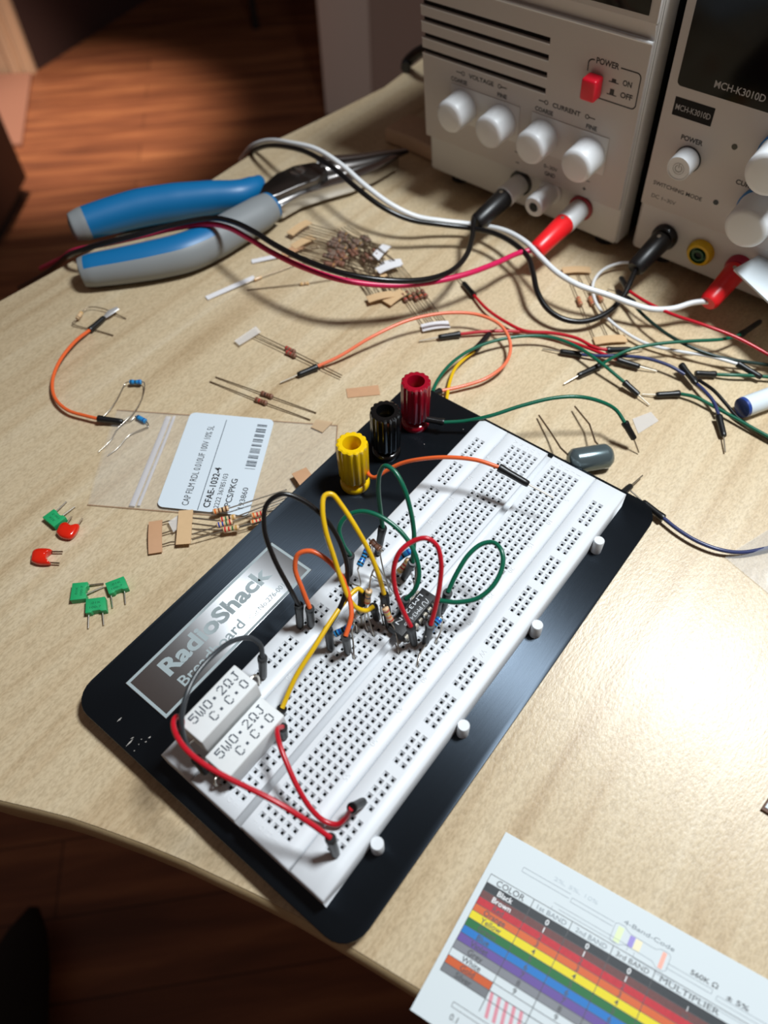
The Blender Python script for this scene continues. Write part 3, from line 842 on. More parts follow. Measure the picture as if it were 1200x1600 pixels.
# recessed dial plates, knobs
def knob(parent, SP, s_, t_, r, L, m=KNOB, ring=None, lean=0.0):
    mb = MB(); b = SP(s_, t_, 2)
    if ring:
        m2 = MB(); m2.lathe([(r * 1.1, 0), (r * 1.1, 2.6), (r * 1.04, 3.0)], b, NF, 40); rg = m2.build('dial_ring', ring, parent)
        b = b + NF * 2.8
    mb.lathe([(r * 1.03, 0), (r * 1.0, 1.0), (r * 0.97, L - 1.6), (r * 0.9, L - 0.5), (r * 0.72, L)], b, NF, 48)
    k = mb.build('knob', m, parent, smooth=50)
    m3 = MB(); m3.boxf(b + UP * (r * 0.93) - E1 * 0.35 + NF * 1.0, E1 * 0.7, UP * 0.5, NF * (L - 3.2)); m3.build('pointer_rib', m, k, bevel=0.1)
    return k
for s0 in (17, 66):
    mb = MB(); pbox(s0, s0 + 42, 35.5, 54.0, 2.0, 2.35, mb=mb); mb.build('dial_plate', mat('dial_plate_plastic', (206, 204, 202), 0.35), ps, bevel=0.15)
for s_, t_ in ((24.6, 44.0), (48.9, 43.8), (73.2, 43.7), (99.2, 43.4)):
    knob(ps, SP, s_, t_, 8.3, 12.5)
# red power button
mb = MB(); mb.boxf(SP(93.2, 70.6, 2), E1 * 7.4, UP * 9.4, NF * 6.5); mb.build('power_button', mat('red_button', (226, 22, 48), 0.35, sss=0.2), ps, bevel=1.1, seg=3)
mb = MB()
def rline(pts, w, off, SP=SP, mb=None):
    for p, q in zip(pts[:-1], pts[1:]):
        a_, b_ = V(p), V(q); d_ = (b_ - a_).normalized(); n_ = V((-d_.y, d_.x)) * w / 2; a2 = a_ - d_ * w / 2 * .8; b2 = b_ + d_ * w / 2 * .8
        mb.quad(SP(a2.x - n_.x, a2.y - n_.y, off), SP(b2.x - n_.x, b2.y - n_.y, off), SP(b2.x + n_.x, b2.y + n_.y, off), SP(a2.x + n_.x, a2.y + n_.y, off))
def arc2(cx, cy, r, a0, a1, n=7): return [(cx + r * math.cos(math.radians(a0 + (a1 - a0) * i / n)), cy + r * math.sin(math.radians(a0 + (a1 - a0) * i / n))) for i in range(n + 1)]
loop1 = [(94.8, 85)] + arc2(94.2, 83, 2, 90, 180) + [(92.2, 80)]
loop2 = [(107.8, 85)] + arc2(115.3, 83, 2, 90, 0) + arc2(115.3, 72, 2, 0, -90) + [(98, 70)]
rline(loop1, .55, 2.05, mb=mb); rline(loop2, .55, 2.05, mb=mb); mb.build('power_frame', INK, ps)
for (c0, c1, hh) in ((105.4, 78.9, 1.5), (105.3, 73.6, 2.5)):      # push button symbols
    mb = MB()
    rline([(c0 - 2.2, c1 - .5), (c0 + 2.2, c1 - .5)], .45, 2.05, mb=mb)
    mb.quad(SP(c0 - 1.1, c1 - .5, 2.06), SP(c0 + 1.1, c1 - .5, 2.06), SP(c0 + 1.0, c1 - .5 + hh, 2.06), SP(c0 - 1.0, c1 - .5 + hh, 2.06))
    mb.build('push_symbol', INK, ps)
mb = MB()
rline([(57.5, 30.6), (62.5, 30.6)], .4, 2.05, mb=mb); mb.build('terminal_line', INK, ps); mb = MB(); rline([(96, 29.8), (101.5, 29.8)], .4, 2.05, mb=mb); mb.build('terminal_line', INK, ps)
for cx_ in (35.5, 84.2):
    for q in (-1, 1):
        mb = MB(); rline([(cx_ + q * 12, 60.3), (cx_ + q * 15, 60.3)], .5, 2.05, mb=mb); rline(arc2(cx_ + q * 11, 60.3, .9, 0, 360, 10), .4, 2.05, mb=mb); mb.build('range_mark', INK, ps)
text_mesh([('POWER', SP(95.8, 84.0, 2), E1, UP, 2.5, 11.0, 'L', 0.03), ('ON', SP(109.6, 78.4, 2), E1, UP, 2.4, 4.3, 'L', 0.03), ('OFF', SP(109.4, 73.3, 2), E1, UP, 2.4, 5.8, 'L', 0.03),
           ('COARSE', SP(22, 56.3, 2), E1, UP, 2.1, 10, 'C', 0.03), ('FINE', SP(48.2, 56.3, 2), E1, UP, 2.1, 5.6, 'C', 0.03), ('VOLTAGE', SP(35.5, 60.3, 2), E1, UP, 2.2, 15, 'C', 0.03),
           ('COARSE', SP(72.4, 56.2, 2), E1, UP, 2.1, 10, 'C', 0.03), ('FINE', SP(98.2, 56.2, 2), E1, UP, 2.1, 5.6, 'C', 0.03), ('CURRENT', SP(84.2, 60.3, 2), E1, UP, 2.2, 15, 'C', 0.03),
           ('0~30V', SP(79.2, 29.3, 2), E1, UP, 2.1, 8, 'C', 0.01), ('GND', SP(79.2, 25.6, 2), E1, UP, 2.2, 6.2, 'C', 0.03), ('+', SP(99.2, 25.2, 2), E1, UP, 2, None, 'C', 0.03), ('-', SP(59.5, 25.2, 2), E1, UP, .5, 2, 'C', 0.03)],
          'lettering', INK, ps, 0.05, split=True)
# output terminals
def terminal(parent, SP, s_, t_, m, ring=None, L=16, r=5.2, o0=0):
    mb = MB(); b = SP(s_, t_, o0)
    mb.lathe([(r * 1.25, 0), (r * 1.25, 1.4), (r, 1.8), (r, 4.5), (r * 1.06, 5), (r * 1.06, L - 1), (r * .95, L), (r * .5, L), (r * .45, L - 5)], b, NF, 32, mi=[1 if ring else 0] * 2 + [0] * 6)
    return mb.build('terminal', [m, ring or m], parent, smooth=40)
terminal(ps, SP, 61.5, 13.6, KNOB, mat('terminal_black', (24, 22, 22), 0.4)); tg = terminal(ps, SP, 79.8, 15.4, KNOB)
mb = MB(); mb.lathe([(2.1, 0), (2.1, .4)], SP(79.8, 15.4, 15.7), NF, 16); mb.build('socket_hole', M_HOLE, tg)
terminal(ps, SP, 98.3, 13.2, KNOB, mat('terminal_red', (150, 16, 40), 0.35))

ps2, SQ = supply(SB3, 'right white grey bench power supply with black display and round white power button', 120.5)
mb = MB(); pbox(0.2, 120.3, 26.6, 139, 0, 2.0, SP=SQ, mb=mb); mb.build('front_panel', CASE2, ps2, bevel=0.4)
mb = MB(); mb.prism([SQ(a, b, 2.0) for a, b in [(4.2, 134), (4.2, 85)] + arc2(6.2, 85.2, 2, 180, 270, 5) + [(116, 83.2), (116, 134)]], NF * 0.35)
mb.build('display_window', mat('black_display_acrylic'), ps2)
mb = MB(); pbox(5.0, 22.6, 71.0, 78.6, 2.0, 2.12, SP=SQ, mb=mb); mb.build('model_sticker', mat('black_sticker', (14, 13, 14), 0.6, spec=.2), ps2)
LG = mat('silver_print', (168, 166, 168), 0.4)
text_mesh([('MCH-K3010D', SQ(13.8, 74.8, 2.12), E1, UP, 2.5, 15.6, 'C', 0.005), ('MCH-K3010D', SQ(19.6, 86.6, 2.36), E1, UP, 2.9, 21, 'L', 0.01)], 'silver_lettering', LG, ps2, 0.05, split=True)
text_mesh([('POWER', SQ(16.6, 63.2, 2), E1, UP, 2.2, 10, 'C', 0.03), ('SWITCHING MODE', SQ(4.2, 37.9, 2), E1, UP, 2.0, 24, 'L', 0.015), ('DC 1~30V', SQ(4.8, 31.4, 2), E1, UP, 2.0, 12.2, 'L', 0.0),
           ('CURRENT', SQ(40.0, 51.4, 2), E1, UP, 2.2, 14, 'L', 0.03), ('+', SQ(53.6, 24, 0), E1, UP, 2.4, None, 'C', 0.03), ('-', SQ(15.8, 22.6, 0), E1, UP, .6, 2.6, 'C', 0.03)], 'lettering', INK, ps2, 0.05, split=True)
mb = MB()
cx_, cy_ = 34.7, 23.6
for a_, b_ in (((0, 1.8), (0, -.2)), ((-1.7, -.2), (1.7, -.2)), ((-1.1, -.9), (1.1, -.9)), ((-.5, -1.6), (.5, -1.6)), ((-1.2, 1), (1.2, 1))):
    rline([(cx_ + a_[0], cy_ + a_[1]), (cx_ + b_[0], cy_ + b_[1])], .4, 0.05, SP=SQ, mb=mb)
mb.build('ground_symbol', INK, ps2)
pb = MB(); pb.lathe([(6.0, 0), (6.0, .35)], SQ(17, 54.4, 2), NF, 36); pb.build('button_surround', mat('dark_ring', (50, 50, 52), 0.5), ps2)
pb = MB(); pb.lathe([(5.5, 0), (5.5, 7.4), (5.2, 8.2), (4.9, 8.2), (4.75, 7.9), (3.6, 7.9)], SQ(17, 54.4, 2), NF, 40)
pbo = pb.build('power_button', KNOB, ps2, smooth=40)
mb = MB(); rline(arc2(17, 54.4, 1.5, 120, 420, 14), .3, 10.0, SP=SQ, mb=mb); rline([(17, 54.8), (17, 56.5)], .3, 10.0, SP=SQ, mb=mb); rline(arc2(17, 54.4, 2.5, 0, 360, 20), .18, 10.0, SP=SQ, mb=mb)
mb.build('power_symbol', mat('grey_emboss', (150, 148, 146), 0.4), pbo)
for s_, t_ in ((34.8, 66.2), (34.6, 40.0)):
    mb = MB(); mb.lathe([(1.25, 0), (1.25, .12), (.95, .12)], SQ(s_, t_, 2), NF, 20); mb.build('indicator_light', mat('dark_led', (26, 26, 26), 0.2), ps2)
BLUE = mat('blue_dial_ring', (34, 116, 182), 0.4)
knob(ps2, SQ, 55.0, 69.5, 9.4, 13.5, ring=BLUE); knob(ps2, SQ, 54.5, 44.5, 9.4, 13.5, ring=BLUE)
def jack(s_, t_, m, m2):
    mb = MB(); mb.lathe([(6.4, 0), (6.4, 2.2), (5.4, 3.6), (4.2, 3.8), (3.8, 2.4)], SQ(s_, t_, 0), NF, 36, mi=[0, 0, 0, 1], caps=(True, True))
    o = mb.build('output_socket', [m, m2], ps2, smooth=40)
    mb = MB(); mb.lathe([(2.9, 2.4), (2.9, 3.9), (1.9, 3.9), (1.8, 1)], SQ(s_, t_, 0), NF, 24); mb.build('inner_sleeve', m2, o)
    mb = MB(); mb.lathe([(1.75, 2.4), (1.75, 2.9)], SQ(s_, t_, 0), NF, 20); mb.build('socket_hole', M_HOLE, o)
jack(15.8, 12.8, mat('black_socket', (20, 20, 22), 0.25), mat('black_socket2', (14, 14, 15), 0.3))
jack(34.8, 12.3, mat('yellow_socket', (222, 180, 12), 0.35), mat('green_socket', (22, 84, 50), 0.35))
jack(54.0, 12.3, mat('crimson_socket', (166, 24, 60), 0.3), mat('crimson_socket2', (120, 10, 36), 0.3))

# ------------------------------------------------------------------ banana leads
def banana(t, a, b, m, r0=4.5, r1=5.3, sc=True):
    a, b = V(a), V(b); d = b - a
    mb = MB(); mb.tube([a, a + d * .04, a + d * .5, a + d * .93, b], [r1 * .93, r1, (r0 + r1) / 2 * .98, r0, r0 * .8], 24)
    p = mb.build('banana_plug', m, t, smooth=45)
    s_ = d.normalized(); q = a + d * .14
    n_ = (Z - s_ * s_.z).normalized()
    mb = MB(); mb.lathe([(0.9, 0), (0.9, .5)], q + n_ * (r1 * .9), n_, 14); mb.build('plug_screw', M_PIN, p)
def lead(label, m, pts, plug, pm, r=1.35):
    pts = [V(p) for p in pts]
    t = thing('test_lead', label, 'test lead', (pts[0].x, pts[0].y, max(0, min(p.z for p in pts))))
    mb = MB(); mb.tube(spline(pts, 8), r, 12); mb.build('cable', m, t, smooth=80)
    banana(t, plug[0], plug[1], pm)
NP = mat('red_plug_plastic', (232, 26, 34), 0.35, sss=0.15); BP = mat('black_plug_plastic', (16, 15, 16), 0.4)
LBLK = mat('black_lead_rubber', (14, 13, 14), 0.28); LPNK = mat('crimson_lead_rubber', (206, 26, 84), 0.35); LWHT = mat('white_lead_rubber', (226, 228, 230), 0.35)
pA = SP(61.5, 13.6, 14); pAe = SP(59.5, 10.5, 37)
lead('black test lead from left supply drooping over the pliers', LBLK,
     [pAe + (pA - pAe).normalized() * 1.5] + PP([(741, 342, 17), (738, 370, 17), (728, 400, 18), (704, 424, 21), (664, 437, 24), (604, 438, 28), (540, 428, 31), (482, 409, 32), (432, 384, 32), (395, 361, 31), (362, 346, 28), (330, 341, 25), (272, 351, 23), (212, 368, 21), (152, 383, 18), (112, 397, 10), (92, 412, -12), (64, 432, -40), (30, 450, -90)]), (pA, pAe), BP)
pR = SP(98.3, 13.2, 14); pRe = SP(97.0, 11, 38)
lead('crimson test lead from red plug of the left supply', LPNK,
     [pRe + (pR - pRe).normalized() * 1.5] + PP([(812, 395, 15), (778, 410, 17), (736, 426, 19), (690, 438, 20), (640, 445, 21), (590, 445, 23), (532, 437, 26), (472, 417, 27), (424, 394, 27), (386, 371, 26), (355, 355, 23.5), (325, 350, 21), (272, 357, 19), (212, 371, 17), (152, 384, 14), (118, 391, 6), (96, 404, -16), (64, 420, -50)]), (pR, pRe), NP)
pB = SQ(15.8, 12.8, 3); pBe = SQ(13.5, 7.5, 23)
lead('black test lead looping into black socket of the right supply', LBLK,
     [pBe + (pB - pBe).normalized() * 1.5] + PP([(985, 440, 12), (972, 466, 9), (948, 489, 7), (914, 502, 6), (882, 499, 7), (856, 483, 9), (840, 457, 12), (833, 427, 14), (825, 402, 15), (806, 383, 15), (776, 366, 14), (740, 357, 13), (690, 351, 15), (640, 343, 19), (600, 325, 24), (560, 296, 29), (520, 262, 31), (482, 239, 29), (450, 230, 24), (418, 228, 15), (396, 236, 4), (380, 252, -16), (360, 280, -60)]), (pB, pBe), BP)
pC = SQ(54, 12.3, 3); pCe = SQ(52.5, 8, 25)
lead('white test lead ending in red plug of the right supply', LWHT,
     [pCe + (pC - pCe).normalized() * 1.5] + PP([(1083, 473, 13), (1052, 482, 11), (1018, 483, 11), (985, 474, 12), (950, 461, 14), (905, 446, 16), (872, 427, 17), (845, 402, 17), (822, 379, 16), (787, 360, 13), (740, 351, 9), (690, 345, 11), (650, 338, 15), (612, 320, 20), (572, 291, 25), (534, 258, 27), (494, 233, 26), (452, 223, 21), (418, 220, 12), (395, 228, 2), (376, 250, -24)]), (pC, pCe), NP)
# mains cable behind the left supply
mb = MB(); mb.tube(spline(PP([(634, 106, 4), (636, 98, 5), (648, 86, 12), (664, 77, 20), (684, 72, 26)]) + [SP(-7, 24, -120), SP(4, 30, -205), SP(40, 34, -206)], 8), 3.6, 12)
o = mb.build('power_cable', BP, None, smooth=80); tag(o, 'thick black power cable curving behind the left supply', 'cable')

# ------------------------------------------------------------------ long nose pliers
pl = thing('pliers', 'long nose pliers with blue and grey cushioned handles lying under leads', 'pliers', at(300, 370, 0))
PB = mat('plier_blue_grip', (6, 102, 156), 0.42); PG = mat('plier_grey_grip', (130, 134, 136), 0.5)
STEEL = mat('satin_steel', (120, 116, 114), 0.32, metal=1.0); STEELB = mat('bright_steel', (196, 196, 196), 0.22, metal=1.0)
def grip(pts, rx, ry, matfun, name='handle', zc=9.5):
    P_ = spline(pts, 6); k = len(P_)
    def ev(l, i):
        x = i / (k - 1) * (len(l) - 1); a_ = int(min(x, len(l) - 2)); return l[a_] + (l[a_ + 1] - l[a_]) * (x - a_)
    mb = MB(); n = 24
    mb.tube(P_, [ev(rx, i) for i in range(k)], n, ry=[ev(ry, i) for i in range(k)], upv=(0, 0, 1))
    for i in range(k - 1):
        for j in range(n):
            mb.m[i * n + j] = matfun(i / (k - 1), j / n)
    mb.m[-2] = matfun(0, 0); mb.m[-1] = matfun(1, 0)
    return mb.build(name, [PB, PG], pl, smooth=80)
up_pts = PP([(109, 356, 9), (113, 355, 9), (130, 350, 9), (170, 338, 9.5), (220, 325, 10), (275, 316, 10), (330, 309, 10), (375, 303, 10), (398, 291, 10.5), (407, 281, 11)])
grip(up_pts, [3, 7, 8.5, 9, 9.5, 9.5, 8.5, 7.5, 6.5, 3], [3, 7, 8.5, 9.3, 10, 10, 9, 7.5, 5.5, 3], lambda x, a: 1 if x < 0.24 else 0)
lo_pts = PP([(124, 427, 8), (128, 426, 8), (145, 422, 8.5), (190, 415, 9), (240, 406, 9.5), (290, 394, 10), (330, 377, 10), (370, 354, 10), (405, 334, 10), (424, 322, 10)])
grip(lo_pts, [3, 7.5, 9, 9.5, 10, 10, 9.5, 9.5, 9.5, 8], [3, 7, 8, 8.8, 9.5, 9.8, 9.6, 9, 8.6, 7.5], lambda x, a: 0 if ((0.18 < x < 0.66 and a < 0.115) or (0.18 < x < 0.66 and a > 0.93) or x > 0.97) else 1)
mb = MB()
top = PP([(404, 302, 15), (410, 288, 15), (430, 271, 15), (458, 258, 15), (490, 252, 15), (508, 256, 15), (512, 266, 15), (494, 280, 15), (465, 290, 15), (436, 303, 15), (418, 309, 15)])
mb.prism([p - Z * 11 for p in top], Z * 11); mb.build('joint', STEEL, pl, bevel=1.2, seg=3)
jw = PP([(498, 266, 10), (530, 261, 10), (565, 254, 9.5), (600, 245, 9), (636, 236, 8)])
for k_, nm in ((1, 'jaw'), (-1, 'jaw')):
    mb = MB(); off = (jw[-1] - jw[0]).normalized().cross(Z) * k_
    rr = [6.2, 5.4, 4.2, 3.0, 1.3]
    pts = [p + off * (-r_ * 0.5) for p, r_ in zip(jw, rr)]
    mb.tube(spline(pts, 4), [rr[min(3, i // 4)] + (rr[min(4, i // 4 + 1)] - rr[min(3, i // 4)]) * (i % 4) / 4 if i < 16 else 1.3 for i in range(17)][0:17], 16, ry=[(rr[min(3, i // 4)] + (rr[min(4, i // 4 + 1)] - rr[min(3, i // 4)]) * (i % 4) / 4) * .95 if i < 16 else 1.2 for i in range(17)], upv=(0, 0, 1))
    mb.build(nm, STEELB if k_ > 0 else STEEL, pl, smooth=60)
mb = MB(); mb.prism(PP([(418, 321, 11), (430, 302, 11), (470, 286, 11), (510, 268, 11), (560, 256, 11), (610, 241, 11), (624, 242, 11), (590, 262, 11), (550, 280, 11), (510, 291, 11), (470, 304, 11), (440, 321, 11)]), Z * -8)
mb.build('cutter_jaw', STEELB, pl, bevel=0.8)
mb = MB(); mb.lathe([(4.6, 0), (4.6, .9), (3.6, 1.3)], at(465, 268, 15), Z, 28); mb.build('pivot', STEELB, pl)

# packet behind the plier tips
mb = MB(); mb.prism([p - Z * 9 for p in PP([(600, 199, 9.5), (640, 214, 9.5), (676, 231, 9.5), (715, 205, 9.5), (640, 176, 9.5)])], Z * 9)
o = mb.build('packet', mat('pale_brown_packet', (206, 176, 148), 0.55, var=.1, scale=200, bump=.4, bscale=300), None, bevel=1.6, seg=3)
tag(o, 'blurred pale brown packet between plier tips and left supply', 'packet')

# ------------------------------------------------------------------ loose jumper wires on the table
def tj(label, m, wire, ends, r=0.78):
    jumper(label, m, PP(wire), [(at(*a), at(*b), at(*c) if c else None) for a, b, c in ends], None, r)
tj('salmon orange jumper wire curling in a wide loop behind the posts', SAL, [(495, 573, 2), (530, 557, 4), (580, 527, 8), (640, 500, 10), (700, 489, 10), (748, 492, 9), (782, 508, 8), (797, 535, 6), (791, 566, 5), (762, 590, 4), (725, 603, 3), (688, 611, 3)],
   [((496, 573, 2), (465, 586, 1.8), (438, 598, 1)), ((688, 611, 3), (670, 618, 5), None)])
tj('red jumper wire slanting down from beneath crimson lead', RED, [(740, 461, 2), (762, 484, 3), (790, 503, 3), (820, 517, 3), (860, 520, 3.5), (900, 528, 4), (930, 543, 4), (952, 547, 4)], [((741, 462, 2), (724, 442, 2), (712, 430, 1)), ((948, 547, 4), (985, 546, 3), (1005, 547, 1))])
tj('red jumper wire starting beside white taped resistor leads', RED, [(719, 522, 2), (760, 518, 2.5), (810, 518, 2), (860, 526, 2), (900, 537, 2.5), (940, 552, 3), (968, 563, 3)], [((719, 522, 2), (685, 527, 2), (655, 533, 1)), ((964, 562, 3), (1000, 573, 2.5), (1026, 580, 1))])
tj('green jumper wire crossing over both red ones', GREEN, [(676, 612, 6), (684, 594, 6), (705, 568, 6), (735, 547, 6), (775, 532, 6), (820, 525, 6), (862, 527, 6), (900, 541, 6), (940, 568, 6), (975, 597, 4)], [((975, 597, 4), (998, 617, 2), (1015, 633, 1))])
tj('yellow jumper wire coming from under the base plate corner', YEL, [(697, 632, 2), (702, 600, 3), (711, 576, 3), (726, 560, 3), (742, 548, 3)], [((740, 549, 3), (765, 521, 2.5), (776, 512, 1))])
tj('navy jumper wire running right from horizontal black connector', NAVY, [(908, 554, 2), (935, 556, 3), (970, 556, 4), (1010, 560, 5), (1045, 571, 5), (1070, 585, 4)], [((909, 554, 2), (875, 549, 2), (848, 545, 1)), ((1064, 570, 5), (1088, 600, 4), None)])
tj('green jumper wire rising right toward the dark shadow', GREEN, [(936, 572, 2), (955, 560, 5), (985, 546, 8), (1030, 537, 9), (1080, 533, 9), (1130, 530, 8), (1158, 523, 6)], [((938, 571, 2), (903, 587, 2), (881, 600, 1)), ((1156, 524, 6), (1188, 502, 5), None)])
tj('green jumper wire at lower right with connector pointing left', GREEN, [(1060, 615, 2), (1085, 620, 3), (1115, 635, 3), (1150, 654, 3), (1180, 671, 3), (1215, 690, 3)], [((1062, 615, 2), (1025, 617, 2), (1003, 616, 1))])
tj('short straight green jumper wire touching the dark connectors', GREEN, [(1116, 585, 2), (1145, 586, 3), (1175, 587, 3), (1215, 590, 3)], [((1118, 585, 2), (1086, 583, 3), None)])
tj('navy jumper wire bending down to vertical connector', NAVY, [(1082, 594, 3), (1100, 610, 4), (1115, 628, 4), (1123, 648, 3)], [((1123, 650, 3), (1131, 682, 2), (1133, 707, 1)), ((1086, 596, 4), (1066, 574, 3), None)])
tj('thin black jumper wire running down toward the pen', BLK, [(1092, 594, 3), (1115, 610, 4), (1135, 632, 3), (1152, 652, 2), (1180, 672, 1.5), (1215, 694, 1.5)], [])
tj('white jumper wire curling out below the black plug', WHT, [(998, 411, 5), (970, 411, 5), (942, 422, 4), (927, 442, 3), (930, 470, 3), (945, 493, 3), (972, 516, 3), (1010, 537, 3), (1060, 549, 4), (1110, 557, 5), (1156, 570, 5)], [((1152, 568, 5), (1190, 590, 3), None)])
tj('bright red jumper wire crossing the shadow of the right supply', RED, [(980, 453, 8), (1010, 472, 10), (1050, 491, 11), (1100, 508, 12), (1150, 527, 11), (1215, 562, 8)], [((982, 455, 8), (970, 434, 5), None)])
tj('thin dark green jumper wire beside the bright red one', mat('dark_green_insulation', (20, 44, 38), .35), [(985, 470, 6), (1005, 492, 7), (1035, 517, 7), (1070, 538, 7), (1110, 554, 6), (1150, 563, 5), (1215, 572, 3)], [((990, 473, 6), (964, 455, 4), (950, 452, 1))])
tj('navy jumper wire at right edge passing into clear bag', NAVY, [(1036, 809, 3), (1060, 828, 3), (1090, 846, 3), (1125, 859, 3), (1160, 863, 2.5), (1215, 853, 2.5)], [((1037, 810, 3), (1004, 784, 3), (980, 762, 3))])
t = thing('jumper_wire', 'black jumper connector peeking from behind the far breadboard corner', 'jumper wire', at(970, 775, 0))
plug_end(t, at(958, 783, 6), at(986, 759, 4), at(1004, 743, 2))
tj('orange jumper wire curving down the far left of the table', ORG, [(141, 515, 2), (118, 533, 3), (94, 563, 3), (82, 595, 3), (86, 622, 3), (106, 641, 3), (135, 650, 3), (156, 655, 3)], [((140, 516, 2), (163, 496, 2), (180, 485, 1.5)), ((153, 654, 3), (192, 659, 2), (203, 651, 1.5))])

# ------------------------------------------------------------------ loose resistors, tapes
KR = mat('kraft_tape', (204, 170, 128), 0.7, var=.06, scale=400); WT = mat('white_paper_tape', (222, 220, 222), 0.6); PKT = mat('brown_tape', (192, 148, 112), 0.6, var=.08, scale=300)
def tape_mb(a, b, w, z, th=0.35, lift=0.0):
    a, b = V(a), V(b); d = (b - a).normalized(); n_ = d.cross(Z) * w
    mb = MB(); n = 6; vs = []
    L = (b - a).length
    for i in range(n + 1):
        p = a + (b - a) * i / n; zz = lift * math.sin(math.pi * i / n)
        vs += [p + Z * zz, p + n_ + Z * zz, p + n_ + Z * (zz + th), p + Z * (zz + th)]
    fs = [(0, 1, 2, 3), (4 * n + 3, 4 * n + 2, 4 * n + 1, 4 * n)]
    for i in range(n):
        for k in range(4): fs.append((4 * i + k, 4 * i + 4 + k, 4 * i + 4 + (k + 1) % 4, 4 * i + (k + 1) % 4))
    return mb.add(vs, fs)
def strip_res(label, A, Bt, n, ma, mb_, bands, body, pos=0.5, z=1.3, wa=5, wb=5, jit=.5, sa=1, sb=-1):
    """A, Bt: px end points of the inner edges of the two paper tapes"""
    a0, a1 = at(*A[0], z), at(*A[1], z); b0, b1 = at(*Bt[0], z), at(*Bt[1], z)
    t = thing('resistor_strip', label, 'taped resistors', (a0 + b1) / 2 - Z * z)
    rnd = random.Random(len(label) * 7 + n)
    if ma: tape_mb(a0, a1, wa * sa, z, lift=.6).build('paper_tape', ma, t)
    if mb_: tape_mb(b0, b1, wb * sb, z, lift=.6).build('paper_tape', mb_, t)
    for i in range(n):
        f = (i + .5) / n + rnd.uniform(-.1, .1) / n
        p, q = a0 + (a1 - a0) * f, b0 + (b1 - b0) * min(1, max(0, f + rnd.uniform(-.25, .25) * jit))
        pz = z + rnd.uniform(0, .8) * jit
        x = pos + rnd.uniform(-.04, .04)
        c = p + (q - p) * x; c.z = pz + .3
        resistor('', c, q - p, [p], [q], bands[i % len(bands)], body, L=5.8, r=1.05, parent=t, lr=.24, lm=M_LEADD)
strip_res('resistor strip with white tape end beside red jumper connector', ((596, 420), (630, 414)), ((657, 508), (700, 502)), 5, WT, WT, ['nkr', 'ngo'], 'brown', pos=.52, sa=-1, sb=1, jit=.2)
strip_res('three resistors taped at both ends near the black lead loop', ((880, 428), (924, 427)), ((926, 528), (976, 524)), 3, KR, KR, ['ror'], 'tan', pos=.45, sa=-1, sb=1, jit=.4)
strip_res('topmost resistor strip of the taped pile by pliers', ((458, 369), (488, 349)), ((578, 404), (598, 382)), 6, KR, WT, ['nkn', 'kn', 'nd'], 'dusty', pos=.5, z=3.0, sa=-1, sb=1)
strip_res('middle resistor strip of the taped pile, starting below topmost one', ((462, 390), (495, 374)), ((576, 424), (604, 402)), 7, KR, None, ['nkn', 'kn', 'nd'], 'dusty', pos=.42, z=2.2, sa=-1, sb=1)
strip_res('lowest flat resistor strip of the taped pile under black lead', ((448, 402), (478, 388)), ((572, 440), (596, 424)), 6, PKT, KR, ['nkn', 'kn', 'nd'], 'brown', pos=.5, z=1.4, sa=-1, sb=1)
strip_res('crooked resistor strip with kraft tape pointing to the bottom of the pile', ((508, 378), (536, 366)), ((572, 464), (612, 455)), 6, None, KR, ['nkn', 'kn', 'nd'], 'brown', pos=.3, z=2.6, sa=-1, sb=1, jit=1)
strip_res('resistor strip with square kraft tape right of the pile bottom', ((548, 372), (576, 366)), ((597, 470), (624, 452)), 5, None, KR, ['nkn', 'kn', 'nd'], 'brown', pos=.35, z=1.8, sa=-1, sb=1, jit=1, wb=6)
strip_res('short resistor strip under folded white tape at the pile right', ((520, 360), (545, 352)), ((586, 420), (620, 408)), 5, None, WT, ['nkn', 'kn', 'nd'], 'dusty', pos=.4, z=3.6, sa=-1, sb=1, jit=1)
strip_res('pair of red resistors with clear tape left of the salmon wire', ((400, 517), (392, 528)), ((536, 585), (531, 592)), 2, None, None, ['rrn'], 'brown', pos=.46, z=1.3, jit=0)
def piece(name, label, cat, pxs, z, m, th=.25, bevel=0, group=None):
    mb = MB(); mb.prism([at(x, y, z) for x, y in pxs], Z * th)
    o = mb.build(name, m, None, bevel=bevel); tag(o, label, cat, group); return o
CT = mat('clear_tape', (232, 226, 220), 0.25, alpha=0.5)
piece('tape_piece', 'frosty clear tape holding ends of the two red resistors', 'tape', [(366, 533), (374, 540), (408, 519), (400, 510)], 1.5, CT)
piece('tape_piece', 'brown kraft tape piece with clear spots near black post', 'tape', [(541, 608), (543, 622), (594, 617), (591, 602)], .1, PKT)
piece('tape_piece', 'pale kraft tape scrap near the top right of the clear bag', 'tape', [(494, 656), (486, 668), (504, 676), (520, 660)], .7, mat('pale_kraft', (206, 176, 140), .7, alpha=.7))
piece('tape_piece', 'clear tape square right of the green wire connector', 'tape', [(988, 655), (997, 678), (1029, 658), (1017, 644)], .1, CT)
for c_, a_, b_, L_, k_ in (((417, 617), (337, 589), (494, 645), 0, 'upper'), ((408, 627), (328, 596), (485, 656), 0, 'lower')):
    ca, aa, ba = at(*c_, 1.2), at(*a_, .6), at(*b_, .6)
    resistor(k_ + ' one of two loose brown resistors above the white bag label', ca, ba - aa, [aa], [ba], 'nknn' if k_ == 'upper' else 'nrnn', 'brown', L=6, lm=M_LEADD)
ca = at(403, 435, 1.2); aa = at(330, 469, .8); ba = at(492, 404, .6)
resistor('beige resistor with one lead under long white tape', ca, ba - aa, [at(396, 438, 1), at(385, 443, .8)], [ba], 'dd', 'beige', L=4.5, r=.8, lm=M_LEADD)
mbt = tape_mb(at(400, 436, 1.2), at(325, 469, .4), 3.2, 0); tag(mbt.build('tape_strip', WT, None), 'long narrow white tape strip below the grey plier handle', 'tape')
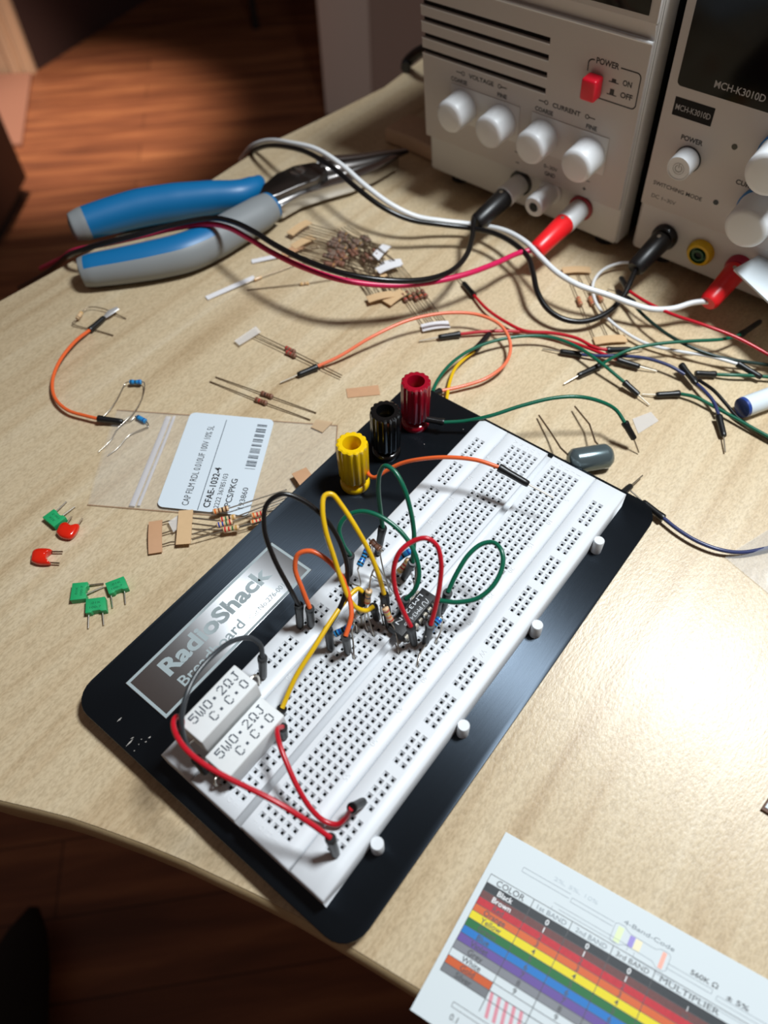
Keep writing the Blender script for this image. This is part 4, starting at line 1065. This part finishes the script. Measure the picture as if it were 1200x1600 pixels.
mbt = tape_mb(at(440, 402, 1.2), at(394, 412, .4), 3.2, 0); tag(mbt.build('tape_strip', WT, None), 'short white tape strip left of the taped pile', 'tape')
resistor('tiny beige resistor beside short white tape strip', at(446, 398, 1), at(470, 392, 1) - at(440, 399, 1), [at(436, 401, 1)], [at(500, 385, 1)], 'dr', 'beige', L=4, r=.8, lm=M_LEADD)
resistor('beige resistor lying alone under the crimson lead', at(476, 443, 1), at(540, 433, 1) - at(388, 452, 1), [at(386, 453, .6)], [at(552, 431, .6)], 'dnd', 'beige', L=4.6, r=.85, lm=M_LEADD)
# taped resistors between the bag and the base plate
t = thing('resistor_strip', 'kraft taped resistor strip lying across the bag label corner', 'taped resistors', at(340, 820, 0))
tape_mb(at(302, 797, 3.2), at(298, 850, 2.2), 5.6, 0).build('paper_tape', KR, t)
tape_mb(at(456, 741, 3), at(474, 768, 3), -6.5, 0, lift=.5).build('paper_tape', PKT, t)
for i, (c_, z_, bd, e_) in enumerate((((345, 797), 4.2, 'onkn', (448, 765)), ((356, 810), 3.8, 'rgkd', (462, 772)), ((351, 818), 4.6, 'bbgr', (464, 775)), ((361, 826), 3.6, 'rrgd', (452, 802)), ((405, 803), 4.2, 'orrn', (470, 790)), ((404, 814), 3.6, 'orrn', (466, 796)))):
    c = at(*c_, z_); a_ = at(300, 801 + i * 8.5, 3); e = at(*e_, 5.6 if i > 2 else 4.5)
    resistor('', c, (e - a_), [a_], [e], bd, 'beige', L=6.2, r=1.15, parent=t)
t = thing('resistor_strip', 'curled brown tape end with cut leads, left of kraft strip', 'taped resistors', at(245, 840, 0))
tape_mb(at(254, 813, 1.4), at(254, 863, 1), 5.2, 0, lift=.8).build('paper_tape', PKT, t)
for y0, y1, x1 in ((818, 814, 276), (835, 828, 284), (852, 846, 284)):
    mb = MB(); mb.tube([at(250, y0, 1.6), at((250 + x1) / 2, (y0 + y1) / 2 - 2, 1.8), at(x1, y1, 1.5)], .27, 6); mb.build('lead', M_LEADD, t)
piece('tape_piece', 'small clear tape scrap between brown and kraft tape ends', 'tape', [(263, 816), (271, 832), (285, 820), (279, 805)], 1.9, CT)
# resistors with the orange jumper at far left
resistor('beige resistor with bent leads at upper end of orange wire', at(124, 493, 2), at(131, 484, 2) - at(118, 502, 2), [at(113, 505, 1.5), at(127, 511, 1), at(150, 516, .8), at(177, 524, .6)], [at(140, 480, 2), at(160, 482, 2), at(178, 489, 1.5), at(197, 498, .6)], 'kd', 'beige', L=5, r=1, lm=M_LEADD)
mb = MB(); mb.tube([at(164, 495, 2.2), at(172, 488, 3), at(184, 481, 3.4)], [1.2, 1.9, 1.2], 8, ry=[.4, .5, .4]); o = mb.build('clip', mat('bright_clip_metal', (228, 228, 228), .3, metal=.6), None); tag(o, 'bright metal clip gripping resistor at top of the orange wire', 'clip')
resistor('blue resistor in a long wire loop above the clear bag', at(212, 597, 2.5), at(223, 597, 2.5) - at(201, 597, 2.5), [at(196, 599, 2), at(184, 622, 1.5), at(172, 640, 1.2), at(160, 652, 1)], [at(226, 601, 2.4), at(223, 620, 2), at(211, 642, 1.6), at(199, 655, 1.6), at(184, 669, 1.4), at(173, 688, 1), at(154, 706, .5)], 'kkb', 'blue', L=5.5, lr=.24)
resistor('blue resistor half under the left end of the clear bag', at(221, 655, 1.4), at(229, 659, 1.4) - at(212, 650, 1.4), [at(204, 657, 1.2), at(194, 660, 1)], [at(232, 666, 1.3), at(222, 671, 1), at(202, 680, 1), at(184, 700, .8), at(168, 712, .5)], 'kb', 'blue', L=5, lr=.24)

# ------------------------------------------------------------------ film capacitors
GC = mat('green_film_box', (30, 158, 96), .5); RC = mat('red_dipped_epoxy', (214, 34, 14), .18, coat=.4)
def gcap(label, quad, leads, cut):
    z = 2.7; p = [at(x, y, z) for x, y in quad]
    c = sum(p, V()) / 4
    t = thing('film_capacitor', label, 'capacitor', (c.x, c.y, 0))
    mb = MB(); a, b, c2, d2 = p
    # the edge c2-d2 carries the leads and has a shallow notch
    n_ = ((a - d2) + (b - c2)).normalized() * .55
    q = [a, b, c2, c2 + (d2 - c2) * .25, c2 + (d2 - c2) * .33 + n_, c2 + (d2 - c2) * .67 + n_, c2 + (d2 - c2) * .75, d2]
    mb.prism([x - Z * 2.6 for x in q], Z * 2.6); mb.build('body', GC, t, bevel=.15)
    for l in leads:
        mb = MB(); mb.tube([at(x, y, z - 1.6 if i == 0 else z - 2.1) for i, (x, y) in enumerate(l)], .32, 8); mb.build('lead', M_LEAD, t)
    ax = (b - a).normalized(); ay = Z.cross(ax)
    if ay.dot(a - d2) < 0: ax = -ax; ay = -ay
    cc_ = sum(p, V()) / 4
    text_mesh([('.01K', cc_ + ay * .9, ax, ay, .9, 3.6, 'C', 0), ('100-7', cc_ - ay * .9, ax, ay, .9, 4, 'C', 0)], 'marking', mat('dark_green_ink', (14, 96, 62), .5), t, 0.03)
gcap('green box capacitor at upper left with leads pointing up right', [(66, 808), (84, 823), (103, 808), (84, 795)], [[(88, 799), (104, 784)], [(98, 806), (117, 792)]], 0)
gcap('green box capacitor of the lower trio with leads pointing right', [(113, 911), (109, 938), (134, 935), (137, 909)], [[(134, 915), (162, 912)], [(134, 929), (162, 917)]], 0)
gcap('green box capacitor of the lower trio, rightmost one', [(164, 911), (193, 900), (200, 918), (170, 928)][::1], [[(194, 918), (196, 944)], [(173, 926), (176, 950)]], 0)
gcap('green box capacitor of the lower trio, bottom one', [(134, 936), (164, 932), (166, 953), (133, 958)], [[(160, 952), (162, 977)], [(139, 955), (138, 982)]], 0)
def rcap(label, outline, leads):
    p = [at(x, y, 1.6) for x, y in outline]; c = sum(p, V()) / len(p)
    t = thing('dipped_capacitor', label, 'capacitor', (c.x, c.y, 0))
    P_ = spline(p + [p[0]], 4)[:-1]
    mb = MB(); rings = []
    for f, z in ((.72, .15), (.93, .6), (1.0, 1.5), (.95, 2.4), (.78, 2.95), (.4, 3.15)):
        rings.append([c * (1 - f) + q * f + Z * (z - 1.6) for q in P_])
    n = len(P_); vs = sum(rings, [])
    fs = [(k * n + j, k * n + (j + 1) % n, (k + 1) * n + (j + 1) % n, (k + 1) * n + j) for k in range(5) for j in range(n)] + [tuple(range(n - 1, -1, -1)), tuple(range(5 * n, 6 * n))]
    mb.add(vs, fs)
    o = mb.build('body', RC, t, smooth=80)
    bm = bmesh.new(); bm.from_mesh(o.data); bmesh.ops.recalc_face_normals(bm, faces=bm.faces); bm.to_mesh(o.data); bm.free()
    for l in leads:
        mb = MB(); mb.tube([at(x, y, 1.4) for x, y in l], .32, 8); mb.build('lead', M_LEADD, t)
rcap('glossy red dipped capacitor touching the upper green one', [(88, 833), (95, 820), (103, 817), (113, 822), (124, 820), (120, 832), (110, 842), (95, 840)], [[(104, 819), (112, 807)], [(120, 823), (129, 810)]])
rcap('glossy red dipped capacitor alone with leads pointing right', [(49, 878), (52, 862), (60, 858), (82, 860), (74, 867), (73, 874), (79, 881), (60, 882)], [[(78, 862), (98, 862)], [(75, 879), (93, 880)]])
# silver axial capacitor behind the breadboard
t = thing('axial_capacitor', 'silvery clear cylinder capacitor with two long leads behind breadboard', 'capacitor', at(922, 725, 0))
a, b = at(888, 722, 5), at(956, 711, 5); d = (b - a)
mb = MB(); L = d.length
mb.lathe([(2.2, 0), (3.6, .5), (5.0, 2.2), (5.2, 3.2), (5.2, L - 3.2), (5.0, L - 2.2), (3.6, L - .5), (2.0, L)], a, d, 36)
mb.build('body', mat('silver_foil_film', (104, 118, 122), .2, metal=.6, bump=.15, bscale=200), t, smooth=50)
for l in ([(893, 716, 7), (876, 700, 6), (862, 678, 4), (842, 649, 2)], [(943, 704, 7.5), (930, 690, 6), (921, 663, 5), (898, 635, 3)]):
    mb = MB(); mb.tube(PP(l), .4, 8); mb.build('lead', M_LEADD, t)

# ------------------------------------------------------------------ clear zip bag and its label
def film_mat(name, base_a, rgb=(225, 225, 225), rough=.12, bump=.5, bs=120):
    m = mat(name, rgb, rough, alpha=base_a, spec=.9, bump=bump, bscale=bs)
    return m
FILM = film_mat('clear_polythene', .09)
t = thing('zip_bag', 'small clear zip bag with white printed label', 'plastic bag', at(330, 720, 0))
c00, c10, c01 = V((-168.5, 38, 0)), V((-70.5, 26.5, 0)), V((-166, -14, 0))
ex, ey = c10 - c00, c01 - c00 + V((0, 0, 0))
ey = V((-2.0, -52.5, 0)) + V((1.5, 0, 0))
def sheet(c0, ex, ey, nx, ny, zf):
    mb = MB(); vs = []
    for j in range(ny + 1):
        for i in range(nx + 1):
            x, y = i / nx, j / ny; p = c0 + ex * x + ey * y; vs.append(p + Z * zf(x, y))
    mb.add(vs, [(j * (nx + 1) + i, j * (nx + 1) + i + 1, (j + 1) * (nx + 1) + i + 1, (j + 1) * (nx + 1) + i) for j in range(ny) for i in range(nx)])
    return mb
zb = lambda x, y: .5 + .35 * math.sin(9 * x + 4 * y) ** 2 * min(1, 6 * y * (1 - y) + .1) + (1.0 * math.sin(math.pi * y) * max(0, 1 - 4 * x))
sheet(c00, ex, ey, 48, 24, zb).build('film', FILM, t, smooth=80)
sheet(c00 + V((0.3, -.2, 0)), ex * .99, ey * .99, 24, 12, lambda x, y: .12).build('film', FILM, t, smooth=80)
mb = MB(); zp = [(263, 651, 1.2), (250, 684, 1.5), (234, 723, 1.6), (218, 762, 1.4), (206, 791, 1.0)]
mb.tube(spline(PP(zp), 5), 1.25, 8, ry=.45, upv=(0, 0, 1)); mb.tube(spline([p + V((2.6, .2, 0)) for p in PP(zp)], 5), .7, 8, ry=.3, upv=(0, 0, 1))
mb.build('zip_seal', film_mat('milky_seal', .45, (228, 226, 230), .2, .2), t, smooth=80)
mb = MB()
for a_, b_ in ((c00, c10), (c00 + ey, c10 + ey), (c10, c10 + ey)):
    mb.tube([a_ + Z * .5, b_ + Z * .5], .22, 5)
mb.build('edge_seam', film_mat('bag_seam', .5, (180, 140, 110), .3, 0), t)
LO = V((-134.8, 34.8, 1.25)); l1 = (V((-98.1, 29.3, 0)) - V((-134.0, 34.5, 0))).normalized(); l2 = l1.cross(Z)
sk = lambda x, y, z=0: LO + l1 * (x + .033 * y) + l2 * y + Z * z
def rr2(x0, x1, y0, y1, r, f, n=6):
    o = []
    for cx, cy, a0 in ((x1 - r, y1 - r, 0), (x0 + r, y1 - r, 90), (x0 + r, y0 + r, 180), (x1 - r, y0 + r, 270)):
        for k in range(n):
            a = math.radians(a0 + 90 * k / (n - 1)); o.append(f(cx + r * math.cos(a), cy + r * math.sin(a)))
    return o
mb = MB(); mb.prism(rr2(-.2, 37.4, -.2, 51.6, 2.6, sk), Z * .15); lb = mb.build('label', mat('white_label_paper', (206, 216, 224), .55), t)
lx, ly = (sk(0, 0) - sk(0, 1)).normalized(), None
ly = Z.cross(lx)
LZ = .15
text_mesh([('CAP FILM RDL 0.010UF 100V 10% 5L', sk(12.3, 49.6, LZ), lx, ly, 2.9, 43, 'L', 0), ('CFAE-1032-4', sk(21.0, 49.6, LZ), lx, ly, 2.8, 20.6, 'L', .02),
           ('2222 36785103', sk(24.6, 49.4, LZ), lx, ly, 2.1, 17.5, 'L', 0), ('PCS/PKG', sk(29.1, 48.0, LZ), lx, ly, 2.6, 14, 'L', .01), ('193860', sk(34.4, 48.4, LZ), lx, ly, 2.3, 10.5, 'L', 0)], 'lettering', INK, lb, .04, split=True)
mb = MB()
mb.quad(sk(16.5, 2.5, LZ + .04), sk(16.8, 2.5, LZ + .04), sk(16.8, 51.3, LZ + .04), sk(16.5, 51.3, LZ + .04))
rnd = random.Random(5); y = 3.4
for grp in (2, 3, 2, 3, 2, 5, 3, 5, 1):
    for k in range(grp):
        w_ = rnd.choice((.25, .35, .6)); mb.quad(sk(30.6, y, LZ + .04), sk(34.9, y, LZ + .04), sk(34.9, y + w_, LZ + .04), sk(30.6, y + w_, LZ + .04)); y += w_ + .28
    y += .9
mb.build('barcode', mat('barcode_ink', (66, 74, 84), .5), lb)
# clear bag at the right edge
t = thing('plastic_bag', 'corner of clear plastic bag over navy wire at right edge', 'plastic bag', at(1180, 880, 0))
a = at(1132, 872); b = at(1205, 826); c_ = at(1196, 925)
mb = sheet(a, (b - a) * 1.7, (c_ - a) * 1.7, 14, 14, lambda x, y: .6 + 3.6 * min(1, x * 3, y * 3 + .2))
mb.build('film', film_mat('clear_polythene_2', .26, (222, 224, 226), .15, .8), t, smooth=80)

# ------------------------------------------------------------------ colour code card
CO = V((-14.4, -138.4, 0)); k1 = (at(1200, 1531) - CO).normalized(); k2 = (k1.cross(Z) - k1 * .075).normalized()
K = lambda x, y, z=.3: CO + k1 * x + k2 * y + Z * z
ct = thing('colour_code_card', 'white resistor colour code card with rainbow striped table', 'card', K(40, 26, 0))
mb = MB(); mb.prism([K(0, 0, .05), K(112, 0, .05), K(112, 52.6, .05), K(0, 52.6, .05)], Z * .25)
cb = mb.build('card', mat('white_card_stock', (206, 214, 217), .6, spec=.3), ct)
rows = [15.0, 17.3, 19.3, 21.4, 23.4, 25.6, 27.8, 29.9, 32.1, 34.3, 36.4, 38.5, 40.7]
cols_ = [(38, 43, 48), (100, 56, 54), (184, 26, 42), (204, 92, 38), (222, 204, 10), (8, 102, 48), (6, 110, 184), (96, 72, 146), (124, 126, 132), None, (196, 84, 32), (112, 114, 118)]
names = ['Black', 'Brown', 'Red', 'Orange', 'Yellow', 'Green', 'Blue', 'Violet', 'Grey', 'White', 'Gold', 'Silver']
XC = [1.9, 15.2, 26.5, 38.3, 49.9, 76, 112]
mb = MB(); mats = [INK]; z1 = .33
for i, c_ in enumerate(cols_):
    if c_ is None: continue
    mats.append(mat('card_ink_%d' % i, c_, 0.5, spec=.25, var=.25 if i < 3 else 0.04, scale=1500)); x1 = 15.2 if i > 9 else 112
    mb.quad(K(1.9, rows[i], z1), K(1.9, rows[i + 1], z1), K(x1, rows[i + 1], z1), K(x1, rows[i], z1), len(mats) - 1)
mats.append(mat('card_pink_hatch', (206, 128, 142), .5))
for i in range(5):
    x = 15.6 + i * 2.1; mb.quad(K(x, 38.5, z1), K(x + .95, 38.5, z1), K(x + 2.3, 44.5, z1), K(x + 1.35, 44.5, z1), len(mats) - 1)
def kl(x0, y0, x1, y1, w=.15, mi=0, z=.36):
    a_, b_ = K(x0, y0, z), K(x1, y1, z); d_ = (b_ - a_).normalized(); n_ = Z.cross(d_) * w / 2
    mb.quad(a_ - n_, b_ - n_, b_ + n_, a_ + n_, mi)
for y in rows: kl(1.9, y, 15.2 if y > 39 else 112, y)
kl(1.9, 12.5, 112, 12.5); kl(1.9, 12.5, 1.9, 40.7)
kl(15.2, 40.7, 60, 40.7); kl(15.2, 38.5, 60, 38.5)
for x in XC[1:5]: kl(x, 12.5, x, 44, .18)
mats.append(mat('card_grey_line', (120, 130, 138), .5)); gi = len(mats) - 1
for (x0, y0, x1, y1) in ((8.9, 6.3, 23.2, 6.3), (8.9, 7.6, 23.2, 7.6), (8.9, 6.3, 8.9, 7.6), (23.9, 7.0, 36.2, 7.0), (23.9, 8.2, 36.2, 8.2), (23.9, 7, 23.9, 8.2), (20.2, 11.6, 20.2, 12.5), (20.2, 10.6, 41.6, 10.6), (41.6, 10.6, 41.6, 12), (22, 11.6, 38.5, 11.6),
                         (52, 9.4, 64, 9.4), (52, 10.6, 64, 10.6), (64, 9.4, 64, 10.6), (65.4, 10.2, 90, 10.2), (65.4, 11.3, 90, 11.3), (65.4, 10.2, 65.4, 11.3), (43.6, 11.4, 43.6, 12.8), (43.6, 12.8, 55, 12.8), (50, 13.2, 90, 13.2)):
    kl(x0, y0, x1, y1, .1, gi)
def poly_(pts, mi, z=.34): mb.add([K(x, y, z) for x, y in pts], [tuple(range(len(pts)))], mi)
body = [(36.6, 7.0), (37.4, 6.6), (39.2, 6.6), (40.0, 7.2), (41, 7.6), (48.2, 7.8), (49, 7.2), (49.6, 7.0), (51.6, 7.0), (52.2, 7.6), (52.2, 11.2), (51.6, 11.9), (49.6, 11.9), (49, 11.4), (48.2, 10.9), (41, 10.8), (40, 11.2), (39.2, 11.8), (37.4, 11.8), (36.6, 11.2)]
for p, q in zip(body, body[1:] + body[:1]): kl(*p, *q, .1, gi)
mats.append(mat('card_pale_green', (206, 220, 168), .5)); poly_([(37.6, 7.2), (39.2, 7.2), (39.2, 11.4), (37.6, 11.4)], len(mats) - 1)
mats.append(mat('card_lilac', (132, 116, 192), .5)); poly_([(41.2, 7.8), (42.6, 7.8), (42.6, 10.7), (41.2, 10.7)], len(mats) - 1)
mats.append(mat('card_pale_yellow', (226, 212, 172), .5)); poly_([(42.8, 7.9), (44.6, 7.9), (44.6, 10.7), (42.8, 10.7)], len(mats) - 1)
mats.append(mat('card_salmon', (232, 158, 138), .5)); poly_([(50.0, 7.3), (51.1, 7.3), (51.1, 11.6), (50.0, 11.6)], len(mats) - 1)
for (x0, y0, x1, y1) in ((8.6, 45.4, 60, 45.4), (8.6, 46.6, 60, 46.6), (8.6, 45.4, 8.6, 46.6)): kl(x0, y0, x1, y1, .12)
mb.build('printed_table', mats, cb)
it = [('COLOR', K(8.6, 13.75), k1, -k2, 1.7, 8.4, 'C', 0.005)]
wi = []
for i, nme in enumerate(names):
    it.append((nme, K(8.2, (rows[i] + rows[i + 1]) / 2), k1, -k2, 1.55, None, 'C', 0.01, 1 if i < 2 else 0))
for ci, x in enumerate((20.8, 32.4, 44.1)):
    for i in range(10):
        it.append((str(i), K(x, (rows[i] + rows[i + 1]) / 2), k1, -k2, 1.5, None, 'C', 0.01, 1 if i < 2 else 0))
it += [('1st BAND', K(21, 13.8), k1, -k2, 1.35, 8.6, 'C', 0, 2), ('2nd BAND', K(32.5, 13.8), k1, -k2, 1.35, 8.8, 'C', 0, 2), ('3rd BAND', K(44.1, 13.8), k1, -k2, 1.4, 9, 'C', 0, 0), ('MULTIPLIER', K(51.6, 14.5), k1, -k2, 1.6, 15.5, 'L', 0, 0),
       ('4-Band-Code', K(38.4, 6.0), k1, -k2, 1.2, 14, 'L', 0, 2), ('560K Ω', K(57.8, 8.8), k1, -k2, 1.3, 7.2, 'L', .01, 0), ('± 5%', K(67.6, 9.8), k1, -k2, 1.3, 5.6, 'L', .01, 0), ('2%, 5%, 10%', K(17.5, 5.2), k1, -k2, 1.1, 13, 'L', 0, 3),
       ('10', K(60, 18.8), k1, -k2, 1.3, None, 'C', 0, 0), ('1', K(60, 16.8), k1, -k2, 1.3, None, 'C', 0, 1), ('0.1', K(9.4, 49.4), k1, -k2, 1.6, None, 'L', 0, 0)]
text_mesh(it, 'lettering', [INK, mat('card_white_ink', (232, 234, 236), .5), mat('card_mid_grey_ink', (104, 114, 122), .5), mat('card_faint_ink', (176, 186, 192), .5)], cb, .09)

# ------------------------------------------------------------------ right hand odds and ends
t = thing('pen', 'white cylindrical pen with blue end at the right edge', 'pen', at(1190, 640, 0))
a = at(1163, 636, 4.6); b = at(1215, 617, 4.6); d = (b - a).normalized()
mb = MB(); mb.lathe([(4.5, 0), (4.5, 70), (2.0, 84)], a, d, 32); mb.build('barrel', mat('white_pen_barrel', (216, 226, 232), .3), t)
mb = MB(); mb.lathe([(3.6, -1.6), (4.3, -1.3), (4.45, 0.02)], a, d, 32); mb.build('end_cap', mat('blue_pen_cap', (34, 66, 142), .35), t)
# white card sticking in from the right, its corner raised
c0 = at(1147, 420, 30); ca = at(1200, 390, 29.4); cb_ = at(1200, 470, 28.2)
va = (ca - c0).normalized(); vb = (cb_ - c0).normalized()
n_ = va.cross(vb)
if n_.z < 0: n_ = -n_
n_.normalize(); vb = (vb - va * vb.dot(va) * .0).normalized()
mb = MB(); mb.prism([c0, c0 + va * 28, c0 + va * 28 + vb * 95, c0 + vb * 95], -n_ * 1.0)
o = mb.build('white_board', mat('bright_white_board', (226, 236, 242), .6), None, bevel=.1); tag(o, 'bright white board corner jutting in at right edge over red plug', 'board')
a, b, c_ = at(1190, 1264, 1.2), at(1204, 1243, 1.2), at(1216, 1280, 1.2)
t = thing('wood_offcut', 'tiny brown edged offcut with white face at right edge', 'offcut', at(1200, 1265, 0))
mb = MB(); mb.prism([p - Z * 1.1 for p in (a, b, b + (c_ - a), c_)], Z * 1.1); mb.build('base', mat('dark_wood_edge', (92, 58, 36), .6), t)
mb = MB(); mb.prism([p + (V((9, 4, 0)) * .12) for p in (a, b, b + (c_ - a), c_)], Z * .25); mb.build('white_face', mat('white_label_paper'), t)
